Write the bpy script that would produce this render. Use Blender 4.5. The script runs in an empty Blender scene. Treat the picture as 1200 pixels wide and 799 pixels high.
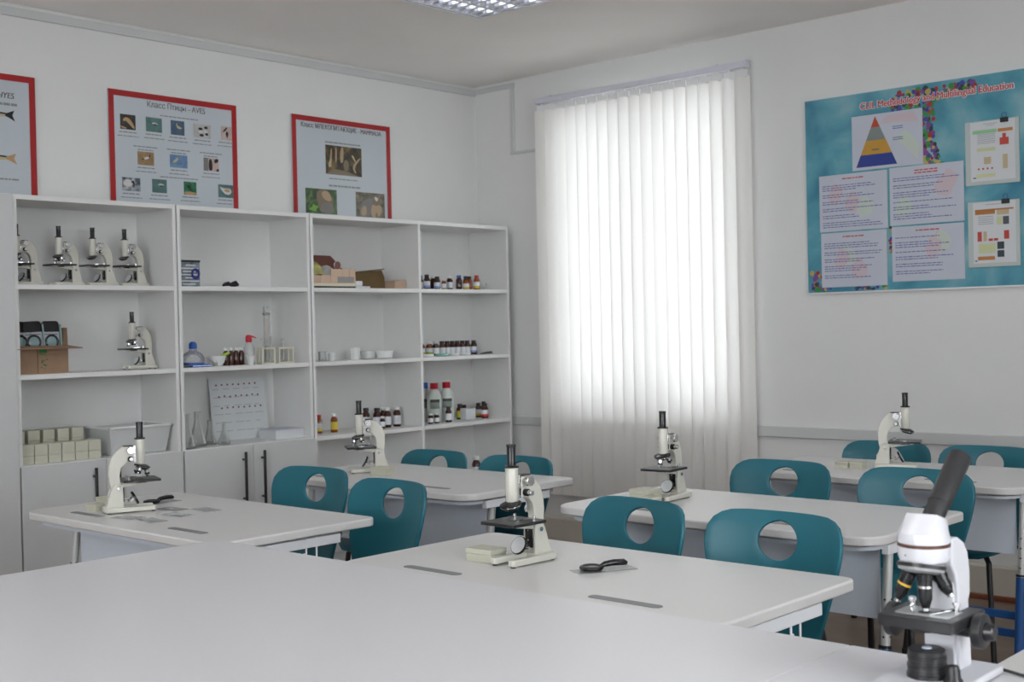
import bpy, bmesh, math, random
from mathutils import Vector, Matrix
from math import pi, sin, cos, radians as R
random.seed(7)
SC = bpy.context.scene
COL = SC.collection

# ---------------------------------------------------------------- camera
YAW, PITCH, ROLL, FPX = R(42.275), R(-0.594), R(-1.266), 1475.1
cd = bpy.data.cameras.new('camera'); cam = bpy.data.objects.new('camera', cd); COL.objects.link(cam)
f_ = Vector((-sin(YAW)*cos(PITCH), cos(YAW)*cos(PITCH), sin(PITCH)))
r_ = Vector((cos(YAW), sin(YAW), 0)); u_ = r_.cross(f_)
r2 = cos(ROLL)*r_ + sin(ROLL)*u_; u2 = -sin(ROLL)*r_ + cos(ROLL)*u_
mw = Matrix((r2, u2, -f_)).transposed().to_4x4(); mw.translation = (0, 0, 1.35)
cam.matrix_world = mw
cd.sensor_width = 36; cd.lens = FPX/1200*36; cd.clip_start = .05
cd.dof.use_dof = True; cd.dof.focus_distance = 3.6; cd.dof.aperture_fstop = 8
SC.camera = cam
# ---------------------------------------------------------------- world, light, exposure
w = bpy.data.worlds.new('overcast_sky'); SC.world = w; w.use_nodes = True
bg = w.node_tree.nodes['Background']; bg.inputs[0].default_value = (.93, .96, 1, 1); bg.inputs[1].default_value = 13
SC.view_settings.view_transform = 'Standard'; SC.view_settings.look = 'None'
SC.view_settings.gamma = 1; SC.view_settings.exposure = -0.94; SC.view_settings.use_curve_mapping = False
def area(name, loc, rot, sx, sy, power, col=(1, 1, 1)):
    l = bpy.data.lights.new(name, 'AREA'); l.shape = 'RECTANGLE'; l.size = sx; l.size_y = sy; l.energy = power; l.color = col
    o = bpy.data.objects.new(name, l); COL.objects.link(o); o.location = loc; o.rotation_euler = rot; return o
# fill lights added at made-up windows in the right wall and behind the camera
area('fill_light_right', (2.31, 1.2, 1.865), (0, R(90), 0), 1.95, 2.56, 36, (.97, .98, 1))
area('fill_light_back', (-.9, -2.71, 1.865), (R(90), 0, 0), 2.56, 1.95, 92, (.97, .98, 1))

# ---------------------------------------------------------------- materials
M = {}
def mat(name, col, rough=.5, metal=0., var=.0, scale=8., bump=0., trans=0., spec=.5, emit=None, coat=0.):
    m = bpy.data.materials.new(name); m.use_nodes = True; nt = m.node_tree
    b = nt.nodes['Principled BSDF']
    b.inputs['Base Color'].default_value = (*col, 1); b.inputs['Roughness'].default_value = rough
    b.inputs['Metallic'].default_value = metal; b.inputs['Specular IOR Level'].default_value = spec
    b.inputs['Coat Weight'].default_value = coat
    if trans: b.inputs['Transmission Weight'].default_value = trans
    if emit: b.inputs['Emission Color'].default_value = (*emit[0], 1); b.inputs['Emission Strength'].default_value = emit[1]
    if var or bump:
        tc = nt.nodes.new('ShaderNodeTexCoord'); no = nt.nodes.new('ShaderNodeTexNoise')
        no.inputs['Scale'].default_value = scale; no.inputs['Detail'].default_value = 5
        nt.links.new(tc.outputs['Object'], no.inputs['Vector'])
        if var:
            cr = nt.nodes.new('ShaderNodeValToRGB')
            cr.color_ramp.elements[0].position = .3; cr.color_ramp.elements[1].position = .7
            cr.color_ramp.elements[0].color = (*[max(0, c*(1-var)) for c in col], 1)
            cr.color_ramp.elements[1].color = (*[min(1, c*(1+var)) for c in col], 1)
            nt.links.new(no.outputs['Fac'], cr.inputs['Fac']); nt.links.new(cr.outputs['Color'], b.inputs['Base Color'])
        if bump:
            bp = nt.nodes.new('ShaderNodeBump'); bp.inputs['Strength'].default_value = bump; bp.inputs['Distance'].default_value = .003
            nt.links.new(no.outputs['Fac'], bp.inputs['Height']); nt.links.new(bp.outputs['Normal'], b.inputs['Normal'])
    M[name] = m; return m
def thin_glass(name, col, alpha=.12, rough=.05, base=.78):
    m = bpy.data.materials.new(name); m.use_nodes = True; nt = m.node_tree; nt.nodes.clear()
    o = nt.nodes.new('ShaderNodeOutputMaterial'); t = nt.nodes.new('ShaderNodeBsdfTransparent'); g = nt.nodes.new('ShaderNodeBsdfPrincipled')
    t.inputs[0].default_value = (*col, 1); g.inputs['Base Color'].default_value = (base, base*1.02, base*1.02, 1); g.inputs['Roughness'].default_value = rough
    fr = nt.nodes.new('ShaderNodeFresnel'); fr.inputs['IOR'].default_value = 1.45
    ad = nt.nodes.new('ShaderNodeMath'); ad.operation = 'ADD'; ad.use_clamp = True; ad.inputs[1].default_value = alpha
    mx = nt.nodes.new('ShaderNodeMixShader')
    nt.links.new(fr.outputs[0], ad.inputs[0]); nt.links.new(ad.outputs[0], mx.inputs[0])
    nt.links.new(t.outputs[0], mx.inputs[1]); nt.links.new(g.outputs[0], mx.inputs[2]); nt.links.new(mx.outputs[0], o.inputs[0])
    M[name] = m
def picture_mat(name, cols, scale=30., dist=0.6):
    m = bpy.data.materials.new(name); m.use_nodes = True; nt = m.node_tree; b = nt.nodes['Principled BSDF']
    b.inputs['Roughness'].default_value = .35
    tc = nt.nodes.new('ShaderNodeTexCoord'); no = nt.nodes.new('ShaderNodeTexNoise'); no.inputs['Scale'].default_value = scale
    no.inputs['Detail'].default_value = 4; no.inputs['Distortion'].default_value = dist
    cr = nt.nodes.new('ShaderNodeValToRGB'); e = cr.color_ramp.elements
    n = len(cols)
    e[0].position = .32; e[0].color = (*cols[0], 1); e[1].position = .68; e[1].color = (*cols[-1], 1)
    for i in range(1, n-1):
        x = e.new(.32+.36*i/(n-1)); x.color = (*cols[i], 1)
    nt.links.new(tc.outputs['Object'], no.inputs['Vector']); nt.links.new(no.outputs['Fac'], cr.inputs[0]); nt.links.new(cr.outputs[0], b.inputs['Base Color'])
    M[name] = m
mat('wall', (.76, .76, .75), .75, var=.015, scale=3, bump=.06)
mat('ceiling', (.93, .90, .87), .85, var=.015, scale=3)
mat('trunk', (.60, .61, .61), .5)
mat('trunk_top', (.72, .73, .73), .5)
mat('laminate', (.755, .755, .745), .42, var=.008, scale=20)
mat('cabinet', (.58, .585, .585), .45, var=.008, scale=20)
mat('cabinet_gap', (.05, .05, .05), .8)
mat('desk_top', (.66, .65, .64), .36, var=.012, scale=180)
mat('desk_edge', (.62, .62, .61), .4)
mat('demo_top', (.67, .665, .685), .30, var=.01, scale=160)
mat('panel_grey', (.70, .76, .85), .45, var=.012, scale=60)
mat('leg_grey', (.58, .59, .58), .38, .25)
mat('leg_blue', (.015, .09, .30), .35)
mat('tray', (.20, .205, .21), .45)
mat('wire_white', (.85, .87, .9), .3)
mat('teal', (.009, .125, .168), .42, var=.03, scale=400, bump=.05)
mat('black_metal', (.012, .012, .014), .35)
mat('cream', (.61, .60, .53), .3, coat=.4)
mat('black_gloss', (.010, .010, .012), .22)
mat('black_stage', (.018, .018, .020), .38)
mat('chrome', (.75, .75, .76), .12, 1.)
mat('mirror', (.85, .87, .88), .38, .6)
mat('yellow', (.72, .45, .05), .4)
mat('white_paint', (.70, .70, .74), .28, coat=.3)
mat('rubber', (.02, .02, .022), .5)
mat('stage_grey', (.38, .39, .39), .35)
mat('brass_red', (.10, .035, .02), .4)
mat('lens_white', (.7, .75, .9), .1)
mat('red_frame', (.38, .010, .012), .45)
mat('poster', (.52, .57, .61), .30)
mat('ink', (.10, .10, .12), .6)
mat('ink_soft', (.24, .25, .27), .6)
mat('ink_blue', (.10, .12, .36), .6)
mat('ink_red', (.55, .06, .05), .6)
mat('paper', (.54, .57, .65), .5, var=.02, scale=6)
mat('paper2', (.64, .66, .68), .5)
mat('holder', (.52, .57, .55), .2)
mat('clipb', (.015, .015, .018), .4)
mat('amber', (.045, .009, .004), .10, spec=.6)
mat('amber_light', (.22, .05, .008), .10, spec=.6)
mat('cap_dark', (.02, .018, .018), .4)
mat('white_plastic', (.78, .79, .78), .35)
mat('label_white', (.70, .72, .75), .5)
mat('label_yellow', (.62, .47, .04), .5)
mat('label_green', (.35, .52, .06), .5)
mat('label_red', (.50, .03, .04), .5)
mat('label_blue', (.25, .32, .60), .5)
mat('cap_red', (.50, .012, .03), .35)
mat('cap_blue', (.02, .10, .42), .35)
mat('label_dark', (.05, .055, .05), .5)
mat('label_grey', (.22, .26, .24), .5)
mat('cardboard', (.30, .19, .12), .75, var=.08, scale=14)
mat('cardboard_dark', (.14, .085, .03), .75, var=.08, scale=14)
mat('kraft_pink', (.56, .40, .29), .6, var=.05, scale=10)
mat('maroon', (.16, .055, .04), .5)
mat('green_print', (.02, .16, .03), .6)
mat('cream_box', (.55, .54, .44), .5, var=.02, scale=30)
mat('box_side', (.42, .40, .30), .5)
mat('rack_cream', (.66, .63, .48), .5)
mat('mint', (.22, .45, .38), .4)
mat('packet', (.16, .19, .22), .4, var=.7, scale=26)
mat('packet_blue', (.02, .02, .22), .4)
mat('glove', (.008, .008, .02), .6)
mat('blister_card', (.45, .47, .50), .25)
mat('lens_teal', (.25, .36, .37), .08)
mat('floor_board', (0.221, 0.150, 0.109), .45, var=.25, scale=5)
mat('floor_trim', (.62, .58, .50), .5)
mat('wood_red', (.20, .055, .025), .5)
mat('rail_metal', (.70, .70, .78), .4)
mat('window_white', (.8, .8, .8), .4)
mat('outside', (.62, .62, .60), .9)
mat('louver', (.82, .83, .88), .18, .85)
mat('tube_light', (1, 1, 1), .5, emit=((.93, .96, 1), 5.))
thin_glass('glass', (.985, .988, .986), .06)
thin_glass('glass_clear', (.97, .98, .985), .16, .12)
thin_glass('plastic_clear', (.97, .975, .98), .28, .25)
thin_glass('pane', (.97, .98, .98), .0, .02)
thin_glass('wallet', (.985, .99, .992), .10, .15)
thin_glass('bin', (.98, .982, .985), .50, .4, .86)
mat('milky', (.62, .66, .62), .3)
# translucent blind fabric
m = bpy.data.materials.new('blind_fabric'); m.use_nodes = True; nt = m.node_tree; nt.nodes.clear()
o = nt.nodes.new('ShaderNodeOutputMaterial'); d = nt.nodes.new('ShaderNodeBsdfDiffuse'); t = nt.nodes.new('ShaderNodeBsdfTranslucent'); mx = nt.nodes.new('ShaderNodeMixShader')
tc = nt.nodes.new('ShaderNodeTexCoord'); no = nt.nodes.new('ShaderNodeTexNoise'); no.inputs['Scale'].default_value = 300
cr = nt.nodes.new('ShaderNodeValToRGB'); cr.color_ramp.elements[0].color = (.84, .82, .79, 1); cr.color_ramp.elements[1].color = (.90, .88, .85, 1)
nt.links.new(tc.outputs['Object'], no.inputs[0]); nt.links.new(no.outputs[0], cr.inputs[0]); nt.links.new(cr.outputs[0], d.inputs[0])
t.inputs[0].default_value = (.80, .79, .77, 1); mx.inputs[0].default_value = .31
nt.links.new(d.outputs[0], mx.inputs[1]); nt.links.new(t.outputs[0], mx.inputs[2]); nt.links.new(mx.outputs[0], o.inputs[0]); M['blind'] = m

# ---------------------------------------------------------------- mesh helpers
class MB:
    def __init__(s): s.v = []; s.f = []; s.m = []
    def add(s, vs, fs, mi=0):
        b = len(s.v); s.v += [tuple(v) for v in vs]; s.f += [tuple(i+b for i in f) for f in fs]; s.m += [mi]*len(fs); return s
    def box(s, x0, x1, y0, y1, z0, z1, mi=0):
        return s.add([(x0,y0,z0),(x1,y0,z0),(x1,y1,z0),(x0,y1,z0),(x0,y0,z1),(x1,y0,z1),(x1,y1,z1),(x0,y1,z1)],
                     [(0,3,2,1),(4,5,6,7),(0,1,5,4),(1,2,6,5),(2,3,7,6),(3,0,4,7)], mi)
    def cyl(s, p0, p1, r0, r1=None, n=16, mi=0): 
        return s.tube([p0, p1], [r0, r0 if r1 is None else r1], n, mi)
    def tube(s, pts, r, n=8, mi=0, closed=False):
        pts = [Vector(p) for p in pts]; k = len(pts); rs = r if isinstance(r, (list, tuple)) else [r]*k
        vs = []; ref = None
        for i, p in enumerate(pts):
            a = pts[(i-1) % k] if (closed or i > 0) else p; b = pts[(i+1) % k] if (closed or i < k-1) else p
            d = (b-a).normalized()
            if ref is None: ref = Vector((0,0,1)) if abs(d.z) < .9 else Vector((1,0,0))
            x = (ref - d*ref.dot(d)).normalized(); y = d.cross(x); ref = x
            vs += [p + (x*cos(2*pi*j/n) + y*sin(2*pi*j/n))*rs[i] for j in range(n)]
        fs = [(i*n+j, i*n+(j+1) % n, ((i+1) % k)*n+(j+1) % n, ((i+1) % k)*n+j) for i in range(k if closed else k-1) for j in range(n)]
        if not closed: fs += [tuple(range(n))[::-1], tuple(range((k-1)*n, k*n))]
        return s.add(vs, fs, mi)
    def lathe(s, prof, c=(0,0,0), n=20, mi=0, rot=None, cap=True):
        vs = []; k = len(prof)
        for (r, z) in prof:
            for j in range(n):
                p = Vector((max(r, .0002)*cos(2*pi*j/n), max(r, .0002)*sin(2*pi*j/n), z))
                if rot: p = rot @ p
                vs.append(p + Vector(c))
        fs = [(i*n+j, i*n+(j+1) % n, (i+1)*n+(j+1) % n, (i+1)*n+j) for i in range(k-1) for j in range(n)]
        if cap: fs += [tuple(range(n))[::-1], tuple(range((k-1)*n, k*n))]
        return s.add(vs, fs, mi)
    def prism(s, poly, ax, d0, d1, mi=0):
        n = len(poly)
        P = {'z': lambda a, b, d: (a, b, d), 'y': lambda a, b, d: (a, d, b), 'x': lambda a, b, d: (d, a, b)}[ax]
        vs = [P(a, b, d0) for a, b in poly] + [P(a, b, d1) for a, b in poly]
        fs = [tuple(range(n))[::-1], tuple(range(n, 2*n))] + [(i, (i+1) % n, n+(i+1) % n, n+i) for i in range(n)]
        return s.add(vs, fs, mi)
    def flat(s, poly, y, mi=0):            # polygon in the local XZ plane facing -Y
        return s.add([(a, y, b) for a, b in poly], [tuple(range(len(poly)))], mi)
    def rect(s, x0, x1, z0, z1, y, mi=0): return s.flat([(x0,z0),(x1,z0),(x1,z1),(x0,z1)], y, mi)
    def build(s, name, mats, parent=None, bevel=0., seg=2, smooth=True, ang=38, recalc=True):
        me = bpy.data.meshes.new(name); me.from_pydata(s.v, [], s.f)
        for q in (mats if isinstance(mats, (list, tuple)) else [mats]): me.materials.append(M[q])
        for p, k in zip(me.polygons, s.m): p.material_index = k
        if recalc:
            bm = bmesh.new(); bm.from_mesh(me); bmesh.ops.recalc_face_normals(bm, faces=bm.faces); bm.to_mesh(me); bm.free()
        if smooth:
            me.polygons.foreach_set('use_smooth', [True]*len(me.polygons)); me.set_sharp_from_angle(angle=R(ang))
        o = bpy.data.objects.new(name, me); COL.objects.link(o); o.parent = parent
        if name.endswith('_print') or name in ('printed_balls', 'printed_text', 'graduation'): o['kind'] = 'stuff'
        if bevel:
            b = o.modifiers.new('bevel', 'BEVEL'); b.width = bevel; b.segments = seg; b.limit_method = 'ANGLE'; b.angle_limit = R(40)
        return o
def rrect(x0, x1, y0, y1, r, n=6):
    rs = r if isinstance(r, (list, tuple)) else [r]*4; out = []
    for (cx, cy, a0, rr) in ((x1-rs[0], y1-rs[0], 0, rs[0]), (x0+rs[1], y1-rs[1], 90, rs[1]), (x0+rs[2], y0+rs[2], 180, rs[2]), (x1-rs[3], y0+rs[3], 270, rs[3])):
        out += [(cx+rr*cos(R(a0+90*i/n)), cy+rr*sin(R(a0+90*i/n))) for i in range(n+1)]
    return out
def circ(cx, cz, r, n=12, rz=None): return [(cx+r*cos(2*pi*i/n), cz+(rz or r)*sin(2*pi*i/n)) for i in range(n)]
def tag(o, label=None, cat=None, group=None, kind=None):
    if label: o['label'] = label
    if cat: o['category'] = cat
    if group: o['group'] = group
    if kind: o['kind'] = kind
    return o
def thing(name, label, cat, loc=(0,0,0), rz=0., group=None):
    o = bpy.data.objects.new(name, None); COL.objects.link(o); o.empty_display_size = .05
    o.location = loc; o.rotation_euler = (0, 0, rz); return tag(o, label, cat, group)
def copy_tree(o, parent=None):
    c = o.copy(); COL.objects.link(c); c.parent = parent
    for ch in list(o.children): copy_tree(ch, c)
    return c
def place(o, loc, rz=0., label=None, group=None):
    o.location = loc; o.rotation_euler = (0, 0, rz)
    if label: o['label'] = label
    if group: o['group'] = group
    return o
def struct(o): o['kind'] = 'structure'; return o
ORD = ['first','second','third','fourth','fifth','sixth','seventh','eighth','ninth','tenth','eleventh','twelfth']
def text(name, body, x0, x1, z, mat_, parent, y, h=None, shear=0., spread=((0, 0),)):
    c = bpy.data.curves.new(name, 'FONT'); c.body = body; c.size = 1; c.shear = shear; c.resolution_u = 5
    t = bpy.data.objects.new(name, c); me = bpy.data.meshes.new_from_object(t)
    bpy.data.objects.remove(t)
    xs = [v.co.x for v in me.vertices]; a, b = min(xs), max(xs); k = (x1-x0)/(b-a); kz = k if h is None else h/.72
    mb = MB(); fs = [tuple(p.vertices) for p in me.polygons]
    for i, (dx, dz) in enumerate(spread):
        mb.add([(x0+(v.co.x-a)*k+dx, y-.00004*i, z+v.co.y*kz+dz) for v in me.vertices], fs)
    bpy.data.meshes.remove(me)
    return mb.build(name, mat_, parent, smooth=False, recalc=False)
def soft(poly, it=2):                                  # corner cutting: rounds a printed outline
    for _ in range(it):
        out = []
        for i in range(len(poly)):
            (ax, ay), (bx, by) = poly[i], poly[(i+1) % len(poly)]
            out += [(.75*ax+.25*bx, .75*ay+.25*by), (.25*ax+.75*bx, .25*ay+.75*by)]
        poly = out
    return poly

# ---------------------------------------------------------------- room shell
XL, YW, ZC, XR, YB = -5.76, 6.02, 2.94, 2.3, -2.7
WX0, WX1, WZ0, WZ1 = -5.06, -3.72, .82, 2.68           # visible window
struct(MB().box(XL-.1, XR+.1, YB-.1, YW+.3, -.05, 0).build('floor', 'floor_board'))
struct(MB().box(XL-.1, XR+.1, YB-.1, YW+.3, ZC, ZC+.06).build('ceiling', 'ceiling'))
struct(MB().box(XL-.12, XL, YB-.1, YW+.3, 0, ZC).build('wall_left', 'wall'))
wb = MB()
for a, b in ((XL, WX0), (WX1, XR+.1)): wb.box(a, b, YW, YW+.3, 0, ZC)
wb.box(WX0, WX1, YW, YW+.3, 0, WZ0); wb.box(WX0, WX1, YW, YW+.3, WZ1, ZC)
struct(wb.build('wall_window', 'wall'))
wb = MB(); y0, y1, z0, z1 = -.1, 2.5, .87, 2.86
wb.box(XR, XR+.1, YB-.1, y0, 0, ZC); wb.box(XR, XR+.1, y1, YW, 0, ZC); wb.box(XR, XR+.1, y0, y1, 0, z0); wb.box(XR, XR+.1, y0, y1, z1, ZC)
struct(wb.build('wall_right', 'wall'))
wb = MB(); x0, x1 = -2.2, .4
wb.box(XL, x0, YB-.1, YB, 0, ZC); wb.box(x1, XR, YB-.1, YB, 0, ZC); wb.box(x0, x1, YB-.1, YB, 0, z0); wb.box(x0, x1, YB-.1, YB, z1, ZC)
struct(wb.build('wall_back', 'wall'))
def window(name, x0, x1, z0, z1, y):
    o = MB(); t = .06
    for a, b, c, d_ in ((x0, x0+t, z0, z1), (x1-t, x1, z0, z1), (x0+t, x1-t, z0, z0+t), (x0+t, x1-t, z1-t, z1)): o.box(a, b, y, y+.06, c, d_)
    xm = (x0+x1)/2; o.box(xm-.04, xm+.04, y, y+.06, z0+t, z1-t)
    root = struct(o.build(name, 'window_white', bevel=.004))
    for a, b in ((x0+t, xm-.04), (xm+.04, x1-t)): MB().box(a, b, y+.027, y+.033, z0+t, z1-t).build('pane', 'pane', root)
    MB().box(x0-.03, x1+.03, YW-.025, y, z0-.03, z0).build('window_sill', 'window_white', root, bevel=.006)
    return root
window('window_1', WX0, WX1, WZ0, WZ1, YW+.14)
def added_window(name, axis, a0, a1, z0, z1, d0):     # unseen windows added around the fill lights
    P = (lambda mb, a, b, c, d, e, f: mb.box(a, b, c, d, e, f)) if axis == 'x' else (lambda mb, a, b, c, d, e, f: mb.box(c, d, a, b, e, f))
    t = .05; o = MB(); m_ = (a0+a1)/2
    for a, b, c, d_ in ((a0, a0+t, z0, z1), (a1-t, a1, z0, z1), (m_-t/2, m_+t/2, z0+t, z1-t), (a0+t, a1-t, z0, z0+t), (a0+t, a1-t, z1-t, z1)): P(o, a, b, d0, d0+.04, c, d_)
    root = struct(o.build(name, 'window_white'))
    for a, b in ((a0+t, m_-t/2), (m_+t/2, a1-t)): P(MB(), a, b, d0+.017, d0+.022, z0+t, z1-t).build('pane', 'pane', root)
added_window('added_window_right', 'y', y0, y1, z0, z1, XR+.05)
added_window('added_window_back', 'x', x0, x1, z0, z1, YB-.09)
struct(MB().box(WX0-1.2, WX1+1.2, YW+.3, YW+1.15, 2.80, 2.92).build('trim_1', 'outside'))   # unseen slab added outside to cut sky light on the blind's top
# skirting, trunking
struct(MB().box(XL, XR, YW-.05, YW, 0, .165).build('baseboard_window', 'floor_trim', bevel=.012))
struct(MB().box(XL, XR, YW-.07, YW-.05, 0, .025).build('trim_2', 'wood_red', bevel=.004))
struct(MB().box(XL, XL+.02, YB, 6.0, 0, .09).build('baseboard_left', 'floor_trim', bevel=.004))
for i, (a, b) in enumerate(((XL, WX0-.03), (WX1+.03, XR))):
    struct(MB().box(a, b, YW-.028, YW, .728, .785).build('trim_%d' % (3+i), 'trunk', bevel=.004))
struct(MB().box(XL, XL+.016, YB, YW, 2.880, 2.922).build('trim_5', 'trunk', bevel=.003))
struct(MB().box(XL, -5.40, YW-.014, YW, 2.888, 2.922).build('trim_6', 'trunk', bevel=.003))
struct(MB().box(-5.435, -5.405, YW-.014, YW, 2.482, 2.888).build('trim_7', 'trunk', bevel=.003))
struct(MB().box(-5.435, -5.12, YW-.02, YW, 2.462, 2.482).build('trim_8', 'trunk', bevel=.003))

# ---------------------------------------------------------------- vertical blind
bl = thing('vertical_blind', 'white vertical slat blind hanging from a metal rail over the bright window', 'blind', (-4.385, YW, 0))
BW = .755
MB().box(-BW, BW, -.105, -.065, 2.735, 2.770).build('head_rail', 'rail_metal', bl, bevel=.004)
for sx in (-1, 1): MB().box(sx*BW-.004, sx*BW+.004, -.108, -.062, 2.732, 2.773).build('end_cap', 'rail_metal', bl, bevel=.002)
for x in (-.66, .55): MB().box(x-.02, x+.02, -.10, 0, 2.770, 2.776).box(x-.02, x+.02, -.012, 0, 2.73, 2.776).build('rail_bracket', 'rail_metal', bl)
N = 19
hook = MB().prism(rrect(-.033, .033, -.020, .020, .006, 3), 'y', -.002, .002).box(-.006, .006, -.003, .003, .015, .045)
hk0 = None; sl0 = None
for i in range(N):
    x = -BW+.035 + i*(2*BW-.07)/(N-1)
    a = R(random.uniform(12, 20)) if i < 16 else R((26, 40, 15)[i-16])
    if i in (0, 1): a = R(35)
    if hk0 is None: hk = hk0 = hook.build('slat_hanger', 'window_white', bl, bevel=.001)
    else: hk = hk0.copy(); COL.objects.link(hk); hk.parent = bl
    hk.location = (x, -.085, 2.705); hk.rotation_euler = (0, 0, a*.5)
    s = MB(); n = 6; zz = [.315, .8, 1.4, 2.0, 2.69]
    ph = random.uniform(-1, 1)
    vs = []
    for z in zz:
        for j in range(n+1):
            u = j/n*2-1; vs.append((u*.0445, -.004*(1-u*u)+.0015*ph*sin(z*2), z))
    fs = [(r*(n+1)+j, r*(n+1)+j+1, (r+1)*(n+1)+j+1, (r+1)*(n+1)+j) for r in range(len(zz)-1) for j in range(n)]
    s.add(vs, fs); sl = s.build('slat', 'blind', bl, ang=60); sl.location = (x, -.085, 0); sl.rotation_euler = (0, 0, a)
# control chain weights line along the bottom
MB().tube([(-BW+.04, -.085, .335), (BW-.04, -.085, .335)], .0016, 6).build('bottom_chain', 'window_white', bl)

# ---------------------------------------------------------------- ceiling lamps
def make_lamp():
    t = thing('ceiling_lamp', 'x', 'ceiling lamp')
    h = MB(); a = .30
    h.box(-a, a, -a, a, -.004, 0)
    for s in (-1, 1): h.box(s*a-.006, s*a+.006, -a-.006, a+.006, -.045, 0); h.box(-a-.006, a+.006, s*a-.006, s*a+.006, -.045, 0)
    h.build('housing', 'louver', t)
    for k in range(4):
        x = -.21+.14*k
        MB().cyl((x, -.28, -.014), (x, .28, -.014), .009, n=12).build('fluorescent_tube', 'tube_light', t)
    b0 = None
    for k in range(5):
        o = MB().prism([(-.012, -.043), (.012, -.043), (.003, -.024), (-.003, -.024)], 'y', -.294, .294).build('louver_blade', 'louver', t)
        o.location.x = -.28+.14*k
    for k in range(10):
        if b0 is None: b0 = o = MB().prism([(-.012, -.042), (.012, -.042), (.002, -.025), (-.002, -.025)], 'x', -.294, .294).build('louver_blade', 'louver', t)
        else: o = b0.copy(); COL.objects.link(o); o.parent = t
        o.location.y = -.27+.06*k
    return t
lamp = make_lamp()
LAMPS = [(-4.03, 4.265), (-1.9, 4.40), (.6, 4.40), (-4.14, 1.6), (-1.9, 1.6), (.6, 1.6)]
LL = ['square louvred fluorescent ceiling lamp in view above the bookcases', 'louvred ceiling lamp over the middle of the window-side desks', 'louvred ceiling lamp at the right of the window side',
      'louvred ceiling lamp near the left wall, away from the window', 'louvred ceiling lamp above the large front table', 'louvred ceiling lamp right of the large front table']
for i, (x, y) in enumerate(LAMPS):
    o = lamp if i == 0 else copy_tree(lamp)
    place(o, (x, y, ZC), 0, LL[i], 'louvred ceiling lamps')
    a = area('lamp_light', (x, y, ZC-.048), (0, 0, 0), .56, .56, 8, (.95, .97, 1)); a.parent = None

# ---------------------------------------------------------------- bookcases (local: x along the wall, front at y=0, depth +y)
BX = -5.40; BD = .335; SH = [1.593, 1.187, .780]; TOPZ = 1.995; T = .018
def bookcase(label, ya, yb, dividers, doors):
    Wd = yb-ya; t = thing('bookcase', label, 'bookcase', (BX, ya, 0), pi/2, 'white bookcases along the left wall')
    for x in (0, Wd-T): MB().box(x, x+T, 0, BD, 0, TOPZ).build('side_panel', 'laminate', t, bevel=.001)
    MB().box(T, Wd-T, 0, BD, TOPZ-.022, TOPZ).build('top_panel', 'laminate', t, bevel=.001)
    MB().box(T, Wd-T, BD-.006, BD, .06, TOPZ-.022).build('back_panel', 'laminate', t)
    MB().box(T, Wd-T, .03, .046, 0, .06).build('plinth', 'laminate', t)
    xs = [T]+dividers+[Wd-T]
    for d_ in dividers: MB().box(d_-T/2, d_+T/2, 0.001, BD-.006, .08, TOPZ-.022).build('divider', 'laminate', t, bevel=.001)
    lev = SH + ([.06] if doors else [.40, .06])
    for i in range(len(xs)-1):
        a = xs[i]+(T/2 if i else 0); b = xs[i+1]-(T/2 if i < len(xs)-2 else 0)
        for z in lev: MB().box(a, b, .002, BD-.006, z-.022, z).build('shelf', 'laminate', t, bevel=.001)
    if doors:
        m_ = Wd/2
        for k, (a, b) in enumerate(((.002, m_-.0015), (m_+.0015, Wd-.002))):
            dr = MB().box(a, b, -.018, -.001, .065, .776).build('door', 'cabinet', t, bevel=.0015)
            x = (m_-.068 if k == 0 else m_+.050); hz = (.725, .485)
            h = MB().box(x-.006, x+.006, -.052, -.040, hz[1]-.02, hz[0]+.02)
            for z in (hz[0]-.02, hz[1]+.02): h.box(x-.005, x+.005, -.042, -.018, z-.005, z+.005)
            h.build('handle', 'black_metal', dr, bevel=.002)
    return t
U1, U2, U3 = 2.660, 3.500, 4.332
# tall closed cupboard at the very left
t = thing('tall_cupboard', 'plain white closed cupboard at the far left end of the bookcases', 'cupboard', (BX, 1.80, 0), pi/2)
MB().box(0, .855, 0, BD, 0, TOPZ).build('carcass', 'laminate', t, bevel=.001)
for a, b in ((.002, .426), (.429, .853)):
    dr = MB().box(a, b, -.018, -.001, .065, TOPZ-.003).build('door', 'cabinet', t, bevel=.0015)
    x = .40 if a < .1 else .455
    MB().box(x-.006, x+.006, -.052, -.040, 1.0, 1.28).box(x-.005, x+.005, -.042, -.018, 1.03, 1.04).box(x-.005, x+.005, -.042, -.018, 1.24, 1.25).build('handle', 'black_metal', dr, bevel=.002)
bookcase('single white bookcase with two cupboard doors holding microscopes and cream slide boxes', U1, U2-.008, [], True)
bookcase('single white bookcase with two cupboard doors holding lab glassware and flasks', U2, U3-.008, [], True)
bookcase('wide double white bookcase with open shelves of brown bottles nearest the window', U3, 5.924, [5.146-U3], False)

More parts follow.
